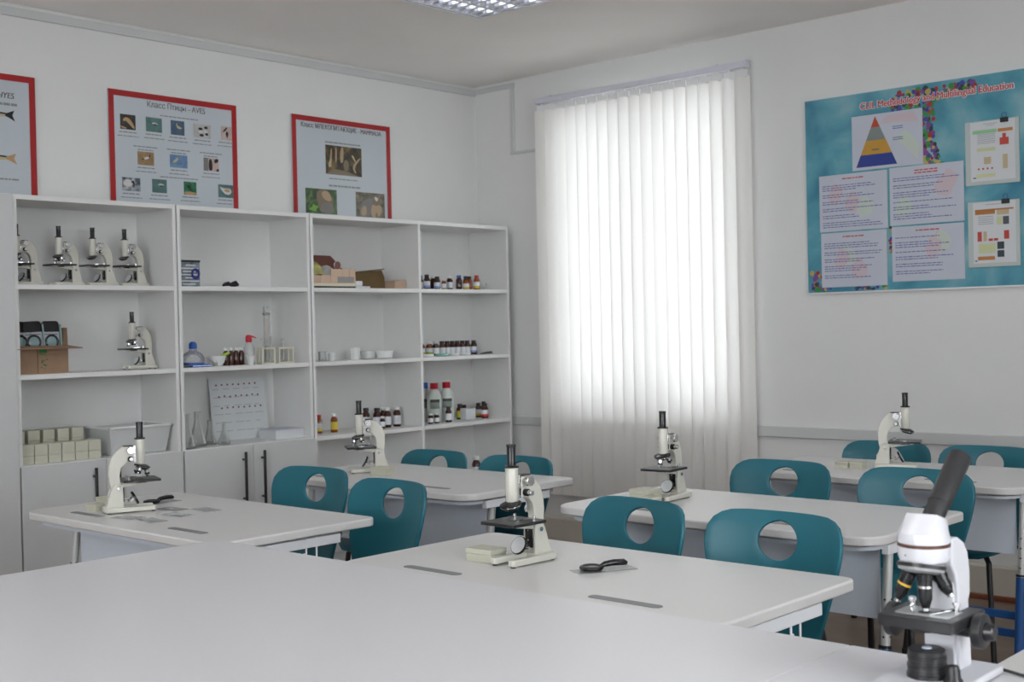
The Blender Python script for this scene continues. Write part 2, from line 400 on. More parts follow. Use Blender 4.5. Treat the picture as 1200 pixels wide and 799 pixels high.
# ---------------------------------------------------------------- wall posters
def poster_root(name, label, y, z, cat='poster'): 
    return thing(name, label, cat, (XL+.012, y, z), pi/2)
def animal_poster(label, ya, yb, zt, zb, pics, title, caps):
    t = poster_root('animal_poster', label, ya, 0); t['group'] = 'red framed animal posters'
    Wd = yb-ya; e = .030
    MB().box(0, Wd, 0, .009, zb, zt).build('sheet', 'poster', t)
    fr = MB()
    fr.box(0, e, -.003, 0, zb, zt); fr.box(Wd-e, Wd, -.003, 0, zb, zt); fr.box(e, Wd-e, -.003, 0, zt-e, zt); fr.box(e, Wd-e, -.003, 0, zb, zb+e)
    fr.build('frame', 'red_frame', t)
    for (a, b, zt_, zb_, mname, shapes) in pics:
        p = MB().box(a-ya, b-ya, -.0016, 0, zb_, zt_).build('picture', mname, t)
        for q_, (mm, polys) in enumerate(shapes):
            s = MB()
            for r_i, poly in enumerate(polys): s.flat([(a-ya+u*(b-a), zb_+v*(zt_-zb_)) for u, v in (poly if len(poly) == 4 and poly[0] == (0, 0) else soft(poly))], -.0020-.0006*q_-.0001*r_i)
            s.build('printed_animal', mm, p, smooth=False, recalc=False)
    for args in title: text('title', *args[:4], 'ink', t, -.0008, **args[4])
    c = MB()
    for (a, b, z, h) in caps:
        x = a-ya
        while x < b-ya-.004:
            wl = random.uniform(.012, .035); x2 = min(x+wl, b-ya); c.rect(x, x2, z, z+h, -.0008); x = x2+.004
    if caps: c.build('caption_print', 'ink_soft', t, smooth=False, recalc=False)
    return t
for nm, cols in dict(pic_dark=[(.01,.01,.01),(.02,.02,.015),(.05,.03,.03)], pic_teal=[(.06,.13,.13),(.08,.17,.17),(.10,.19,.18)], pic_navy=[(.04,.08,.14),(.05,.10,.17),(.08,.13,.18)],
                     pic_grey=[(.38,.38,.38),(.45,.45,.44),(.5,.5,.5)], pic_pink=[(.45,.34,.30),(.5,.38,.34),(.55,.45,.42)], pic_tan=[(.24,.15,.06),(.30,.19,.09),(.35,.24,.13)],
                     pic_blue=[(.09,.18,.34),(.13,.23,.40),(.16,.28,.42)], pic_swan=[(.03,.04,.06),(.20,.24,.28),(.5,.48,.48)], pic_green=[(.008,.05,.02),(.015,.13,.06),(.03,.20,.09)],
                     pic_forest=[(.008,.007,.004),(.05,.035,.01),(.22,.15,.05)], pic_leaf=[(.015,.03,.01),(.04,.09,.025),(.12,.20,.07)], pic_beast=[(.05,.06,.03),(.14,.12,.08),(.26,.22,.17)]).items():
    picture_mat(nm, cols, 28 if nm not in ('pic_forest',) else 16)
mat('an_tan', (.46,.29,.14), .4); mat('an_pale', (.5,.5,.44), .4); mat('an_black', (.01,.01,.01), .4); mat('an_white', (.62,.6,.58), .4)
mat('an_sand', (.50,.42,.25), .4); mat('an_brown', (.20,.15,.10), .4); mat('an_grey', (.19,.18,.17), .4); mat('an_lime', (.16,.40,.05), .4); mat('an_beige', (.42,.30,.18), .4)
ell = lambda cx, cz, rx, rz, n=12: [(cx+rx*cos(2*pi*i/n), cz+rz*sin(2*pi*i/n)) for i in range(n)]
P2 = [(3.408,3.495,2.479,2.403,'pic_dark',[('an_tan',[[(.18,.5),(.2,.72),(.38,.82),(.6,.75),(.85,.4),(.95,.05),(.8,.12),(.5,.45),(.33,.6)],[(.0,.12),(.0,.22),(.45,.1),(.3,.02)],[(.17,.5),(.2,.62),(.3,.6)]])]),
 (3.556,3.649,2.479,2.405,'pic_teal',[('an_pale',[[(.3,.55),(.45,.68),(.6,.66),(.8,.52),(.6,.54)]]),('an_black',[[(.4,.5),(.55,.58),(.75,.5),(.6,.46)]])]),
 (3.702,3.784,2.478,2.403,'pic_navy',[('an_sand',[[(.38,.82),(.46,.84),(.48,.66),(.65,.6),(.88,.5),(.62,.42),(.46,.5),(.42,.62)]])]),
 (3.840,3.948,2.475,2.402,'pic_grey',[('an_black',[ell(.4,.66,.13,.1),ell(.72,.78,.11,.1),ell(.46,.2,.13,.1),ell(.76,.3,.1,.09),[(.3,.55),(.27,.45),(.35,.58)]]),('an_white',[ell(.4,.45,.14,.1),ell(.68,.5,.12,.1)])]),
 (4.015,4.082,2.479,2.405,'pic_pink',[('an_black',[[(.1,.6),(.5,.95),(.62,.9),(.3,.58)],ell(.55,.45,.13,.2),[(.45,.3),(.55,.12),(.65,.3)]])]),
 (3.503,3.597,2.298,2.229,'pic_tan',[('an_white',[[(.25,.45),(.5,.62),(.7,.66),(.68,.5),(.45,.42)]]),('an_black',[[(.22,.4),(.3,.5),(.45,.5),(.3,.38)],[(.66,.6),(.74,.62),(.78,.85),(.72,.82)],[(.3,.38),(.27,.2),(.3,.2)]])]),
 (3.692,3.798,2.299,2.231,'pic_blue',[('an_sand',[[(.1,.4),(.3,.62),(.42,.8),(.48,.74),(.42,.5),(.25,.36)]])]),
 (3.898,3.994,2.299,2.229,'pic_pink',[('an_grey',[[(0,0),(.3,0),(.3,1),(0,1)]]),('an_black',[[(.3,.05),(.6,.02),(.55,.9),(.35,.95)],[(.7,.6),(.95,.7),(.98,.98),(.7,.95)],[(.8,.0),(1,.0),(1,.2),(.85,.2)]])]),
 (3.411,3.514,2.159,2.091,'pic_swan',[('an_white',[[(.02,.5),(.2,.9),(.45,.85),(.6,.5),(.4,.3),(.15,.35)]]),('an_black',[[(.45,.6),(.55,.8),(.68,.72),(.66,.25),(.6,.25),(.6,.62)]])]),
 (3.583,3.669,2.162,2.092,'pic_teal',[('an_pale',[[(.35,.55),(.5,.7),(.75,.68),(.85,.55),(.6,.56)]]),('an_black',[[(.45,.5),(.6,.56),(.8,.52),(.65,.46)]])]),
 (3.773,3.849,2.162,2.094,'pic_green',[('an_tan',[[(0,0),(1,0),(1,.18),(.5,.24),(0,.2)]]),('an_black',[[(.05,.8),(.35,.7),(.6,.55),(.35,.5)],[(.4,.4),(.7,.25),(.75,.2),(.5,.55)]])]),
 (3.988,4.083,2.162,2.092,'pic_teal',[('an_white',[[(.05,.85),(.35,.7),(.8,.75),(.9,.45),(.75,.22),(.45,.25),(.25,.5)]]),('an_tan',[[(.35,.62),(.6,.7),(.8,.6),(.7,.4),(.45,.45)]])])]
caps2 = [(3.64,3.87,2.492,.006)]
for (a, b, zt, zb, *_r) in P2:
    m_ = (a+b)/2; wd = min(.06, 4.083-m_); caps2 += [(m_-.05, m_+min(.05, wd), zb-.017, .006), (m_-.06, m_+wd, zb-.036, .005)]
    if .2 < zt-2.09 < .22: caps2 += [(m_-.07, m_+.07, zt+.022, .006), (m_-.045, m_+.045, zt+.006, .006)]
caps2 += [(3.63, 3.86, 2.174, .006)]
animal_poster('red framed poster of twelve small bird photographs titled AVES', 3.344, 4.115, 2.600, 1.960, P2,
              [('Класс Птицы - AVES', 3.566-3.344, 3.915-3.344, 2.532, dict(h=.031, spread=((-.0006, 0), (.0006, 0))))], caps2)
P3 = [(4.737,5.013,2.446,2.275,'pic_forest',[('an_beige',[[(.38,.45),(.42,.98),(.50,.98),(.48,.4)],[(.1,.3),(.14,.9),(.18,.9),(.15,.2)],[(.72,.35),(.95,.68),(.97,.64),(.78,.3),(.85,.12),(.8,.1)],[(.25,.45),(.27,.95),(.31,.95),(.30,.4)]]),('an_brown',[ell(.56,.35,.08,.2),[(.0,.0),(.9,.0),(.6,.14),(.2,.2)]]),('an_sand',[[(.05,.3),(.12,.2),(.15,.55),(.12,.55)],[(.7,.7),(.75,.75),(.84,.5),(.82,.48)]])]),
 (4.583,4.814,2.184,2.040,'pic_leaf',[('an_brown',[[(.36,.95),(.72,.98),(.86,.6),(.88,.3),(.9,.02),(.45,.02),(.4,.35),(.33,.6)]]),('an_beige',[[(.5,.9),(.72,.95),(.85,.6),(.75,.5),(.6,.58),(.52,.7)]]),('an_grey',[[(.45,.05),(.88,.02),(.88,.35),(.75,.48),(.55,.45),(.46,.3)]]),('an_lime',[[(.05,.15),(.2,.25),(.22,.4),(.3,.3),(.42,.28),(.3,.15),(.35,.05),(.2,.1)]])]),
 (4.962,5.191,2.185,2.037,'pic_beast',[('an_grey',[[(.12,.0),(.12,.35),(.25,.65),(.5,.8),(.6,.75),(.5,.0)]]),('an_beige',[[(.15,.05),(.2,.4),(.35,.5),(.36,.05)],[(.5,.3),(.58,.6),(.85,.55),(.9,.3),(.78,.0),(.52,.0)]]),('an_brown',[ell(.7,.68,.15,.2),[(.65,.0),(.75,.0),(.73,.2),(.67,.2)]]),('an_white',[[(.62,.8),(.68,.86),(.78,.78),(.72,.66),(.68,.7)]])])]
animal_poster('red framed poster of three large mammal photographs titled MAMMALIA', 4.494, 5.246, 2.600, 1.960, P3,
              [('Класс МЛЕКОПИТАЮЩИЕ - MAMMALIA', 4.562-4.494, 5.175-4.494, 2.535, dict(h=.028, spread=((-.0012, 0), (0, 0), (.0012, 0))))],
              [(4.735,5.005,2.458,.009), (4.76,4.98,2.247,.007), (4.757,5.004,2.203,.011)])
# fish poster, mostly out of frame on the left
t = animal_poster('red framed poster with fish drawings at the left edge of the view', 2.187, 2.957, 2.600, 1.960, [],
              [('HYES', 2.772-2.187, 2.854-2.187, 2.486, dict(h=.028, shear=.2, spread=((-.001, 0), (.001, 0))))], [(2.62,2.871,2.452,.012), (2.62,2.866,2.10,.008)])
for zc, mm, tail, k in ((2.405, 'an_black', 'an_black', 1.), (2.202, 'an_sand', 'an_tan', 1.1)):
    f = MB(); L0, L1 = .30, .625
    body = [(L0, zc), (L0+.06, zc+.028), (L0+.16, zc+.034), (L1-.05, zc+.010), (L1, zc+.010), (L1, zc-.006), (L1-.06, zc-.012), (L0+.16, zc-.03), (L0+.06, zc-.022)]
    f.flat(body, -.0009)
    fo = f.build('printed_fish', 'an_sand', t, smooth=False, recalc=False)
    MB().flat([(L0+.03, zc+.016), (L0+.08, zc+.032), (L0+.17, zc+.036), (L1-.04, zc+.014), (L1, zc+.011), (L1, zc+.004), (L1-.1, zc+.008)], -.0012).build('printed_back', 'an_black', fo, smooth=False, recalc=False)
    MB().flat([(L1-.005, zc+.008), (L1+.04*k, zc+.026), (L1+.030*k, zc+.002), (L1+.043*k, zc-.026), (L1+.012, zc-.010), (L1-.005, zc-.004)], -.0014).build('printed_tail', tail, fo, smooth=False, recalc=False)

# ---------------------------------------------------------------- information board on the window wall
m = bpy.data.materials.new('board_blue'); m.use_nodes = True; nt = m.node_tree; b = nt.nodes['Principled BSDF']; b.inputs['Roughness'].default_value = .35
tc = nt.nodes.new('ShaderNodeTexCoord'); no = nt.nodes.new('ShaderNodeTexNoise'); no.inputs['Scale'].default_value = 3.2; no.inputs['Detail'].default_value = 7; no.inputs['Distortion'].default_value = .5
cr = nt.nodes.new('ShaderNodeValToRGB'); e = cr.color_ramp.elements
e[0].position = .32; e[0].color = (.035, .20, .30, 1); e[1].position = .70; e[1].color = (.30, .50, .54, 1); x = e.new(.5); x.color = (.10, .34, .43, 1)
nt.links.new(tc.outputs['Object'], no.inputs[0]); nt.links.new(no.outputs[0], cr.inputs[0]); nt.links.new(cr.outputs[0], b.inputs[0]); M['board_blue'] = m
for nm, c in dict(ball_red=(.38,.03,.03), ball_green=(.04,.26,.06), ball_blue=(.06,.06,.34), ball_purple=(.20,.07,.28), ball_yellow=(.48,.38,.10), ball_dark=(.03,.05,.06), pyr_red=(.50,.06,.02), pyr_grey=(.20,.24,.23), pyr_orange=(.52,.28,.03), pyr_blue=(.02,.045,.26),
                  tint_pink=(.60,.50,.54), tint_green=(.55,.62,.56), doc_green=(.28,.55,.30), doc_orange=(.50,.20,.05), doc_lime=(.58,.62,.35), doc_red=(.50,.06,.04), doc_skin=(.52,.42,.26)).items(): mat(nm, c, .4)
bd = thing('information_board', 'large blue poster board with coloured pyramid and pinned text sheets', 'poster board', (-3.324, YW-.018, 0))
OX = -3.324; BWd = 1.52
MB().box(0, BWd, 0, .016, 1.500, 2.512).build('panel', 'board_blue', bd)
MB().box(0, BWd, -.003, .016, 1.492, 1.500).build('bottom_lip', 'window_white', bd)
bn = ['ball_red','ball_green','ball_blue','ball_purple','ball_yellow','ball_dark']
balls = MB()
def ball(x, z, r): 
    if 0 < x-r and z+r < 2.512 and z-r > 1.5: balls.flat(circ(x, z, r, 10), -.0006-random.random()*.0006, random.randrange(6))
for i in range(150):                                     # upper cluster along the title
    u = random.random(); x = .49+u*.42; z = 2.49-.10*random.random()*(1-.5*u)-.0; ball(x, z, random.uniform(.008, .016))
for i in range(150):                                     # stem running down beside the pyramid
    u = random.random(); z = 2.42-u*.33; x = .655+.05*u*u+random.uniform(-.04, .05)*(1.1-.3*sin(u*3)); ball(x, z, random.uniform(.007, .014))
for i in range(40): ball(random.uniform(.02, .13), 1.515+random.random()**2*.09, random.uniform(.008, .015))
for i in range(25): ball(random.uniform(.26, .44), 1.505+random.random()*.03, random.uniform(.006, .011))
for i in range(14): ball(random.uniform(.462, .472), 1.68+random.random()*.14, .008)
balls.build('printed_balls', bn, bd, smooth=False, recalc=False)
text('title', 'CLIL Methodology and Multilingual Education', .316, 1.097, 2.428, 'label_white', bd, -.0022, h=.034, spread=[(.0036*cos(k*pi/6), .0036*sin(k*pi/6)) for k in range(12)])
text('title', 'CLIL Methodology and Multilingual Education', .318, 1.095, 2.428, 'ink_red', bd, -.0028, h=.034, spread=((-.0014, 0), (-.0007, 0), (0, 0), (.0007, 0), (.0014, 0), (0, .0008), (0, -.0008)))
def sheet(x0, x1, z0, z1, seed, heading=True, lines=None):
    p = MB().box(x0, x1, -.004, -.0015, z0, z1).build('text_sheet', 'paper', bd)
    rnd = random.Random(seed); y = -.0046
    tn = MB()
    for k in range(3): 
        cx = rnd.uniform(x0+.06, x1-.06); cz = rnd.uniform(z0+.08, z1-.08)
        tn.flat([(cx+.04*cos(2*pi*a/11)*(1+.25*sin(2*pi*a/11*2+k)), cz+.055*sin(2*pi*a/11)*(1+.2*cos(2*pi*a/11*3+k))) for a in range(11)], y+.0001+.0001*k, k % 2)
    tn.build('faded_print', ['tint_pink', 'tint_green'], p, smooth=False, recalc=False)
    if heading:
        h = MB(); m_ = (x0+x1)/2; ww = .06
        for k in range(1 if seed % 2 else 2):
            x = m_-ww
            while x < m_+ww: wl = rnd.uniform(.012, .03); h.rect(x, min(x+wl, m_+ww), z1-.026-.013*k, z1-.020-.013*k, y); x += wl+.004
        h.build('heading_print', 'ink_red', p, smooth=False, recalc=False)
    l = MB(); z = z1-.058
    while z > z0+.03:
        for k in range(rnd.choice((1, 2, 2, 3))):
            if z < z0+.02: break
            x = x0+.018; xe = x0+(x1-x0)*rnd.uniform(.5, .95)
            while x < xe: wl = rnd.uniform(.008, .026); l.rect(x, min(x+wl, xe), z, z+.0042, y); x += wl+.004
            z -= .0115
        z -= .013
    l.build('line_print', 'ink_blue', p, smooth=False, recalc=False)
    return p
ps = MB().box(-3.056-OX, -2.677-OX, -.004, -.0015, 2.118, 2.395).build('pyramid_sheet', 'paper', bd)
ax_, az = -2.927-OX, 2.385; xl, xr, zb = -3.035-OX, -2.812-OX, 2.132
lev = [(0, .22, 'pyr_red'), (.22, .48, 'pyr_grey'), (.48, .76, 'pyr_orange'), (.76, 1, 'pyr_blue')]
for a, b, mm in lev:
    q = lambda s, u: (ax_+((xl if s < 0 else xr)-ax_)*u, az+(zb-az)*u)
    MB().flat([q(-1, b), q(1, b), q(1, max(a, .001)), q(-1, max(a, .001))], -.0048).build('pyramid_band', mm, ps, smooth=False, recalc=False)
wm = MB(); 
wm.rect(ax_-.02, ax_+.02, az-.172, az-.166, -.0052)
wm.build('line_print', 'ink', ps, smooth=False, recalc=False)
wm = MB()
for z in (2.318, 2.308, 2.262, 2.252): wm.rect(.49, .545, z, z+.004, -.0046)
wm.build('line_print', 'ink_blue', ps, smooth=False, recalc=False)
wm = MB(); wm.flat([(.46,2.38),(.60,2.385),(.63,2.33),(.52,2.34),(.42,2.345)], -.0044, 0); wm.flat([(.5,2.26),(.56,2.30),(.63,2.22),(.62,2.14),(.57,2.2)], -.0044, 1)
wm.build('faded_print', ['tint_pink', 'tint_green'], ps, smooth=False, recalc=False)
sheet(-3.247-OX, -2.868-OX, 1.815, 2.108, 1); sheet(-2.855-OX, -2.474-OX, 1.822, 2.112, 2)
sheet(-3.242-OX, -2.876-OX, 1.525, 1.808, 3); sheet(-2.848-OX, -2.476-OX, 1.540, 1.814, 5)
def clip_sheet(x0, x1, z0, z1, docs):
    h = MB().box(x0, x1, -.007, -.0015, z0, z1).build('clear_holder', 'holder', bd)
    w_ = x1-x0; a, b, c, d_ = x0+.10*w_, x1-.07*w_, z0+.018, z1-.004
    p = MB().box(a, b, -.0082, -.007, c, d_).build('printed_page', 'paper2', h)
    mm = []; pg = MB()
    for (u0, u1, v0, v1, nm) in docs:
        if nm not in mm: mm.append(nm)
        pg.rect(a+u0*(b-a), a+u1*(b-a), c+v0*(d_-c), c+v1*(d_-c), -.0086, mm.index(nm))
    if docs:
        o = pg.build('page_print', mm, bd, smooth=False, recalc=False); o.parent = h
    k = x0+.74*w_
    MB().box(k-.019, k+.019, -.014, -.0085, z1-.018, z1+.005).build('bulldog_clip', 'clipb', h, bevel=.001)
    MB().tube([(k-.008, -.010, z1+.004), (k-.012, -.012, z1+.022), (k, -.012, z1+.030), (k+.012, -.012, z1+.022), (k+.008, -.010, z1+.004)], .0014, 6).build('clip_handle', 'pyr_blue', h)
D1 = [(.30,.62,.955,.962,'ink_soft'),(.38,.55,.925,.932,'ink_soft'),(.05,.60,.80,.86,'doc_green'),(.62,.95,.80,.855,'doc_orange'),(.15,.56,.50,.56,'doc_lime'),(.13,.55,.06,.12,'doc_lime'),(.66,.86,.58,.70,'doc_red'),(.72,.80,.70,.77,'doc_red'),(.72,.83,.18,.42,'doc_skin'),(.30,.46,.28,.40,'doc_skin')]
D1 += [(.16,.56,.78-.03*k,.788-.03*k,'ink_soft') for k in range(6)] + [(.16+.1*k,.20+.1*k,.19,.22,'doc_red') for k in range(4)] + [(.05,.12,.05,.07,'ink')]
D2 = [(.30,.65,.955,.962,'ink_soft'),(.05,.95,.86,.885,'doc_orange'),(.05,.52,.80,.87,'doc_orange'),(.56,.84,.78,.86,'doc_skin'),(.56,.68,.62,.75,'doc_lime'),(.70,.84,.62,.75,'ink'),(.10,.20,.36,.52,'doc_red'),(.24,.32,.36,.52,'doc_skin'),(.72,.84,.38,.52,'doc_red'),(.36,.46,.36,.40,'doc_red'),(.48,.58,.36,.40,'doc_red'),(.12,.52,.16,.32,'doc_lime'),(.56,.72,.22,.34,'ball_dark'),(.56,.72,.09,.20,'ball_dark'),(.10,.5,.05,.11,'doc_orange'),(.03,.09,.03,.05,'ink')]
D2 += [(.12,.48,.76-.03*k,.768-.03*k,'ink_soft') for k in range(5)]
clip_sheet(-2.462-OX, -2.205-OX, 1.985, 2.290, D1); clip_sheet(-2.455-OX, -2.208-OX, 1.592, 1.905, D2)
clip_sheet(-2.172-OX, -1.915-OX, 1.985, 2.290, []); clip_sheet(-2.168-OX, -1.920-OX, 1.592, 1.905, [])

# ---------------------------------------------------------------- desks (local: x width centred, y=0 near edge, +y towards the pupils)
DW, DD, DH = 1.17, .62, .75
def make_desk():
    t = thing('school_desk', 'x', 'desk')
    h = DW/2
    MB().prism(rrect(-h, h, 0, DD, [.035, .035, .085, .085], 8), 'z', DH-.027, DH).build('desk_top', 'desk_top', t, bevel=.005, seg=3)
    # thin lip following the rounded front, then the flat panel
    r, a, off = .075, h-.11, .034
    arc = [(-a-r, .24)] + [(-a-r*cos(R(90*i/8)), r+off-r*sin(R(90*i/8))) for i in range(9)]
    pts = arc + [(-x, y) for x, y in arc[::-1]]
    inn = [(x-.010*(1 if x > 0 else -1), y+.010 if y < .2 else y) for x, y in pts]
    MB().prism(pts+inn[::-1], 'z', .704, .7145).build('front_lip', 'panel_grey', t)
    MB().box(-h+.080, h-.080, .182, .194, .485, .7035).build('modesty_panel', 'panel_grey', t, bevel=.002)
    fr = MB()                                   # steel frame under the top
    for y in (.24, DD-.09): fr.box(-h+.07, h-.07, y, y+.03, DH-.052, DH-.0275)
    fr.build('under_frame', 'leg_grey', t)
    for sx in (-1, 1):
        x = sx*(h-.052); xr_ = sx*(h-.030)
        MB().box(xr_-.012, xr_+.012, .12, DD-.14, DH-.064, DH-.034).build('side_rail', 'wire_white', t, bevel=.003)
        ly = lambda z: .195-(DH-z)*.12
        lg = MB().tube([(x, ly(DH-.03), DH-.03), (x, ly(.36), .36)], [.0135, .0135], 16)
        for k in range(5):
            z = .55-.035*k
            lg.cyl((x-.0142, ly(z), z), (x+.0142, ly(z), z), .0032, n=8, mi=1); lg.cyl((x, ly(z)-.0142, z), (x, ly(z)-.009, z), .0032, n=8, mi=1)
        lo = lg.build('leg', ['leg_grey', 'black_metal'], t)
        MB().tube([(x, ly(.41), .41), (x, ly(.05), .05)], .018, 16).build('leg_sleeve', 'leg_blue', lo)
        MB().tube([(x, ly(.412), .412), (x, ly(.42), .42)], .019, 16).build('leg_collar', 'black_metal', lo)
        MB().prism(rrect(.03, DD-.03, .0, .05, .018, 4), 'x', x-.018, x+.018).build('foot', 'leg_blue', t)
    for z in (.20, .265): MB().box(-h+.075, h-.075, .160, .184, z-.014, z+.014).build('stretcher', 'leg_blue', t, bevel=.003)
    for sx in (-1, 1):
        MB().prism(rrect(sx*.30-.098, sx*.30+.098, .082, .112, .014, 4), 'z', DH-.006, DH+.0012).build('pen_tray', 'tray', t, bevel=.0008)
    for sx in (-1, 1):
        x = sx*(h-.022)
        q0 = .345
        pts = [(x, q0+.040, DH-.028), (x, q0+.040, DH-.098), (x+sx*.004, q0+.033, DH-.113), (x+sx*.006, q0+.020, DH-.116), (x+sx*.006, q0+.008, DH-.110), (x+sx*.005, q0+.002, DH-.10)]
        pts2 = [(x, q0, DH-.028), (x, q0, DH-.085), (x+sx*.006, q0-.005, DH-.098), (x+sx*.012, q0-.017, DH-.098), (x+sx*.012, q0-.023, DH-.088), (x+sx*.010, q0-.017, DH-.078), (x+sx*.008, q0-.005, DH-.080)]
        MB().tube(pts, .0028, 8).tube(pts2, .0028, 8).build('bag_hook', 'wire_white', t)
    return t
dk = make_desk()
DESKS = [('white laminate double desk nearest the bookcases, beside the large front table', -3.642, 2.08),
         ('white laminate double desk behind the large front table holding a microscope and magnifier', -1.965, 2.08),
         ('white laminate double desk at the bottom right corner beside the microscope cable', -.268, 2.08),
         ('white laminate double desk in the second row near the bottle bookcase', -3.762, 3.235),
         ('white laminate double desk in the second row in front of the window blind', -2.172, 3.205),
         ('white laminate double desk in the third row against the window wall', -2.235, 4.42)]
for i, (lb, x, y) in enumerate(DESKS):
    o = dk if i == 0 else copy_tree(dk); place(o, (x, y, 0), 0, lb, 'white school desks')
# large front tables, slightly higher
def big_table(label, x0, x1, y0, y1, rr):
    t = thing('demonstration_table', label, 'table', ((x0+x1)/2, (y0+y1)/2, 0)); a, b = (x1-x0)/2, (y1-y0)/2; H = .79
    MB().prism(rrect(-a, a, -b, b, rr, 8), 'z', H-.028, H).build('table_top', 'demo_top', t, bevel=.0015, seg=2)
    for sx in (-1, 1):
        for sy in (-1, 1):
            x, y = sx*(a-.07), sy*(b-.09)
            lo = MB().tube([(x, y, H-.03), (x, y, .38)], .021, 16).build('leg', 'leg_grey', t)
            MB().tube([(x, y, .41), (x, y, .0)], .027, 16).build('leg_sleeve', 'leg_blue', lo)
        MB().box(sx*(a-.07)-.014, sx*(a-.07)+.014, -b+.11, b-.11, H-.06, H-.0285).build('side_rail', 'leg_grey', t)
    for sy in (-1, 1): MB().box(-a+.09, a-.09, sy*(b-.09)-.012, sy*(b-.09)+.012, H-.06, H-.0285).build('cross_rail', 'leg_grey', t)
    return t
big_table('large white table filling the foreground at the bottom of the view', -2.912, -1.0343, .72, 1.990, [.006, .07, .07, .006])
big_table('large white table under the foreground microscope at the bottom right', -1.0337, .842, .72, 1.990, [.07, .006, .006, .07])

# ---------------------------------------------------------------- chairs (local: faces -Y, backrest top at y=0)
def make_chair():
    t = thing('school_chair', 'x', 'chair')
    N = 56
    def outline(a):                       # right half control polygon, sampled by arclength
        return a
    half = [(0, .838), (.11, .838), (.155, .835), (.183, .824), (.201, .804), (.208, .775), (.208, .74), (.196, .68), (.180, .62), (.163, .56), (.150, .515), (.145, .48), (.10, .478), (0, .478)]
    full = half + [(-x, z) for x, z in half[-2:0:-1]]
    P = []; tot = 0; L = [0]
    for i in range(len(full)):
        a, b = full[i], full[(i+1) % len(full)]; tot += math.hypot(b[0]-a[0], b[1]-a[1]); L.append(tot)
    for k in range(N):
        s = tot*k/N
        for i in range(len(full)):
            if L[i] <= s <= L[i+1]+1e-9:
                u = (s-L[i])/(L[i+1]-L[i]); a, b = full[i], full[(i+1) % len(full)]; P.append((a[0]+(b[0]-a[0])*u, a[1]+(b[1]-a[1])*u)); break
    hc = (0, .762); hr = .060
    def surf(x, z):
        y = -.95*x*x*(1-.25*max(0, (.62-z)/.2)) + (z-.838)*.20
        if z > .80: y += (z-.80)*.25
        return y + .035
    rings = 7; vs = []
    for r in range(rings+1):
        u = (r/rings)**1.2
        for (x, z) in P:
            a = math.atan2(z-hc[1], x-hc[0]); hx, hz = hc[0]+hr*cos(a), hc[1]+hr*.86*sin(a)
            X, Z = hx+(x-hx)*u, hz+(z-hz)*u; vs.append((X, surf(X, Z), Z))
    fs = [(r*N+j, r*N+(j+1) % N, (r+1)*N+(j+1) % N, (r+1)*N+j) for r in range(rings) for j in range(N)]
    bk = MB().add(vs, fs).build('backrest', 'teal', t, recalc=False, ang=70)
    so = bk.modifiers.new('thickness', 'SOLIDIFY'); so.thickness = .011; so.offset = 0
    bv = bk.modifiers.new('bevel', 'BEVEL'); bv.width = .004; bv.segments = 2; bv.limit_method = 'ANGLE'; bv.angle_limit = R(50)
    # seat shell
    nx, ny = 14, 16; vs = []
    for j in range(ny+1):
        v = j/ny; y = -.035-.41*v
        hw = .150+.060*min(1, v/.30) if v < .3 else .21
        if v > .82: hw = .21*math.sqrt(max(0, 1-((v-.82)/.20)**2*.75))
        for i in range(nx+1):
            u = i/nx*2-1; x = hw*u
            z = .462+.018*u*u*(1-v*.7)+.030*max(0, (.18-v)/.18)**2-.03*max(0, (v-.8)/.2)**2-.012*sin(pi*v)*(1-u*u)
            z += .045*abs(u)**4*max(0, 1-abs(v-.22)/.22)
            vs.append((x, y, z))
    fs = [(j*(nx+1)+i, j*(nx+1)+i+1, (j+1)*(nx+1)+i+1, (j+1)*(nx+1)+i) for j in range(ny) for i in range(nx)]
    st = MB().add(vs, fs).build('seat', 'teal', t, recalc=False, ang=70)
    so = st.modifiers.new('thickness', 'SOLIDIFY'); so.thickness = .011; so.offset = 0
    for sx in (-1, 1):
        MB().tube([(sx*.12, -.10, .455), (sx*.15, -.06, .42), (sx*.185, .02, .02)], .011, 10).build('leg', 'black_metal', t)
        MB().tube([(sx*.12, -.36, .445), (sx*.15, -.39, .41), (sx*.18, -.43, .02)], .011, 10).build('leg', 'black_metal', t)
        for y in (.02, -.43): pass
        MB().tube([(sx*.12, -.10, .448), (sx*.12, -.36, .440)], .010, 8).build('seat_bar', 'black_metal', t)
        for fx, fy in ((.185, .02), (.18, -.43)): MB().tube([(sx*fx, fy, 0), (sx*fx, fy, .025)], .014, 10).build('foot_cap', 'rubber', t)
    MB().tube([(-.12, -.12, .447), (.12, -.12, .447)], .010, 8).build('cross_bar', 'black_metal', t)
    return t
ch = make_chair()
CHAIRS = [('teal plastic chair half hidden behind the left front desk, nearest the bookcase doors', -3.755, 2.995, 3),
          ('teal plastic chair poking out past the right end of the left front desk', -3.195, 2.88, -4),
          ('teal plastic chair behind the middle front desk, on its left side', -2.212, 2.955, -9),
          ('teal plastic chair behind the middle front desk, on its right side', -1.752, 2.955, 0),
          ('teal plastic chair at the bottle bookcase desk, farther from the window', -4.035, 3.915, 0),
          ('teal plastic chair at the bottle bookcase desk, nearer the window blind', -3.545, 3.915, 0),
          ('teal plastic chair in front of the blind, left seat of the second row middle desk', -2.385, 4.08, 0),
          ('teal plastic chair directly behind the black eyepiece of the foreground microscope', -1.865, 4.08, 0),
          ('teal plastic chair by the window wall behind the farthest desk microscope', -2.525, 5.23, 0),
          ('teal plastic chair by the window wall at the right edge of the view', -2.075, 5.23, 0)]
for i, (lb, x, y, a) in enumerate(CHAIRS):
    o = ch if i == 0 else copy_tree(ch); place(o, (x, y, 0), R(a), lb, 'teal school chairs')
    if i in (4, 5, 8, 9): o.scale = (1, 1, .965)

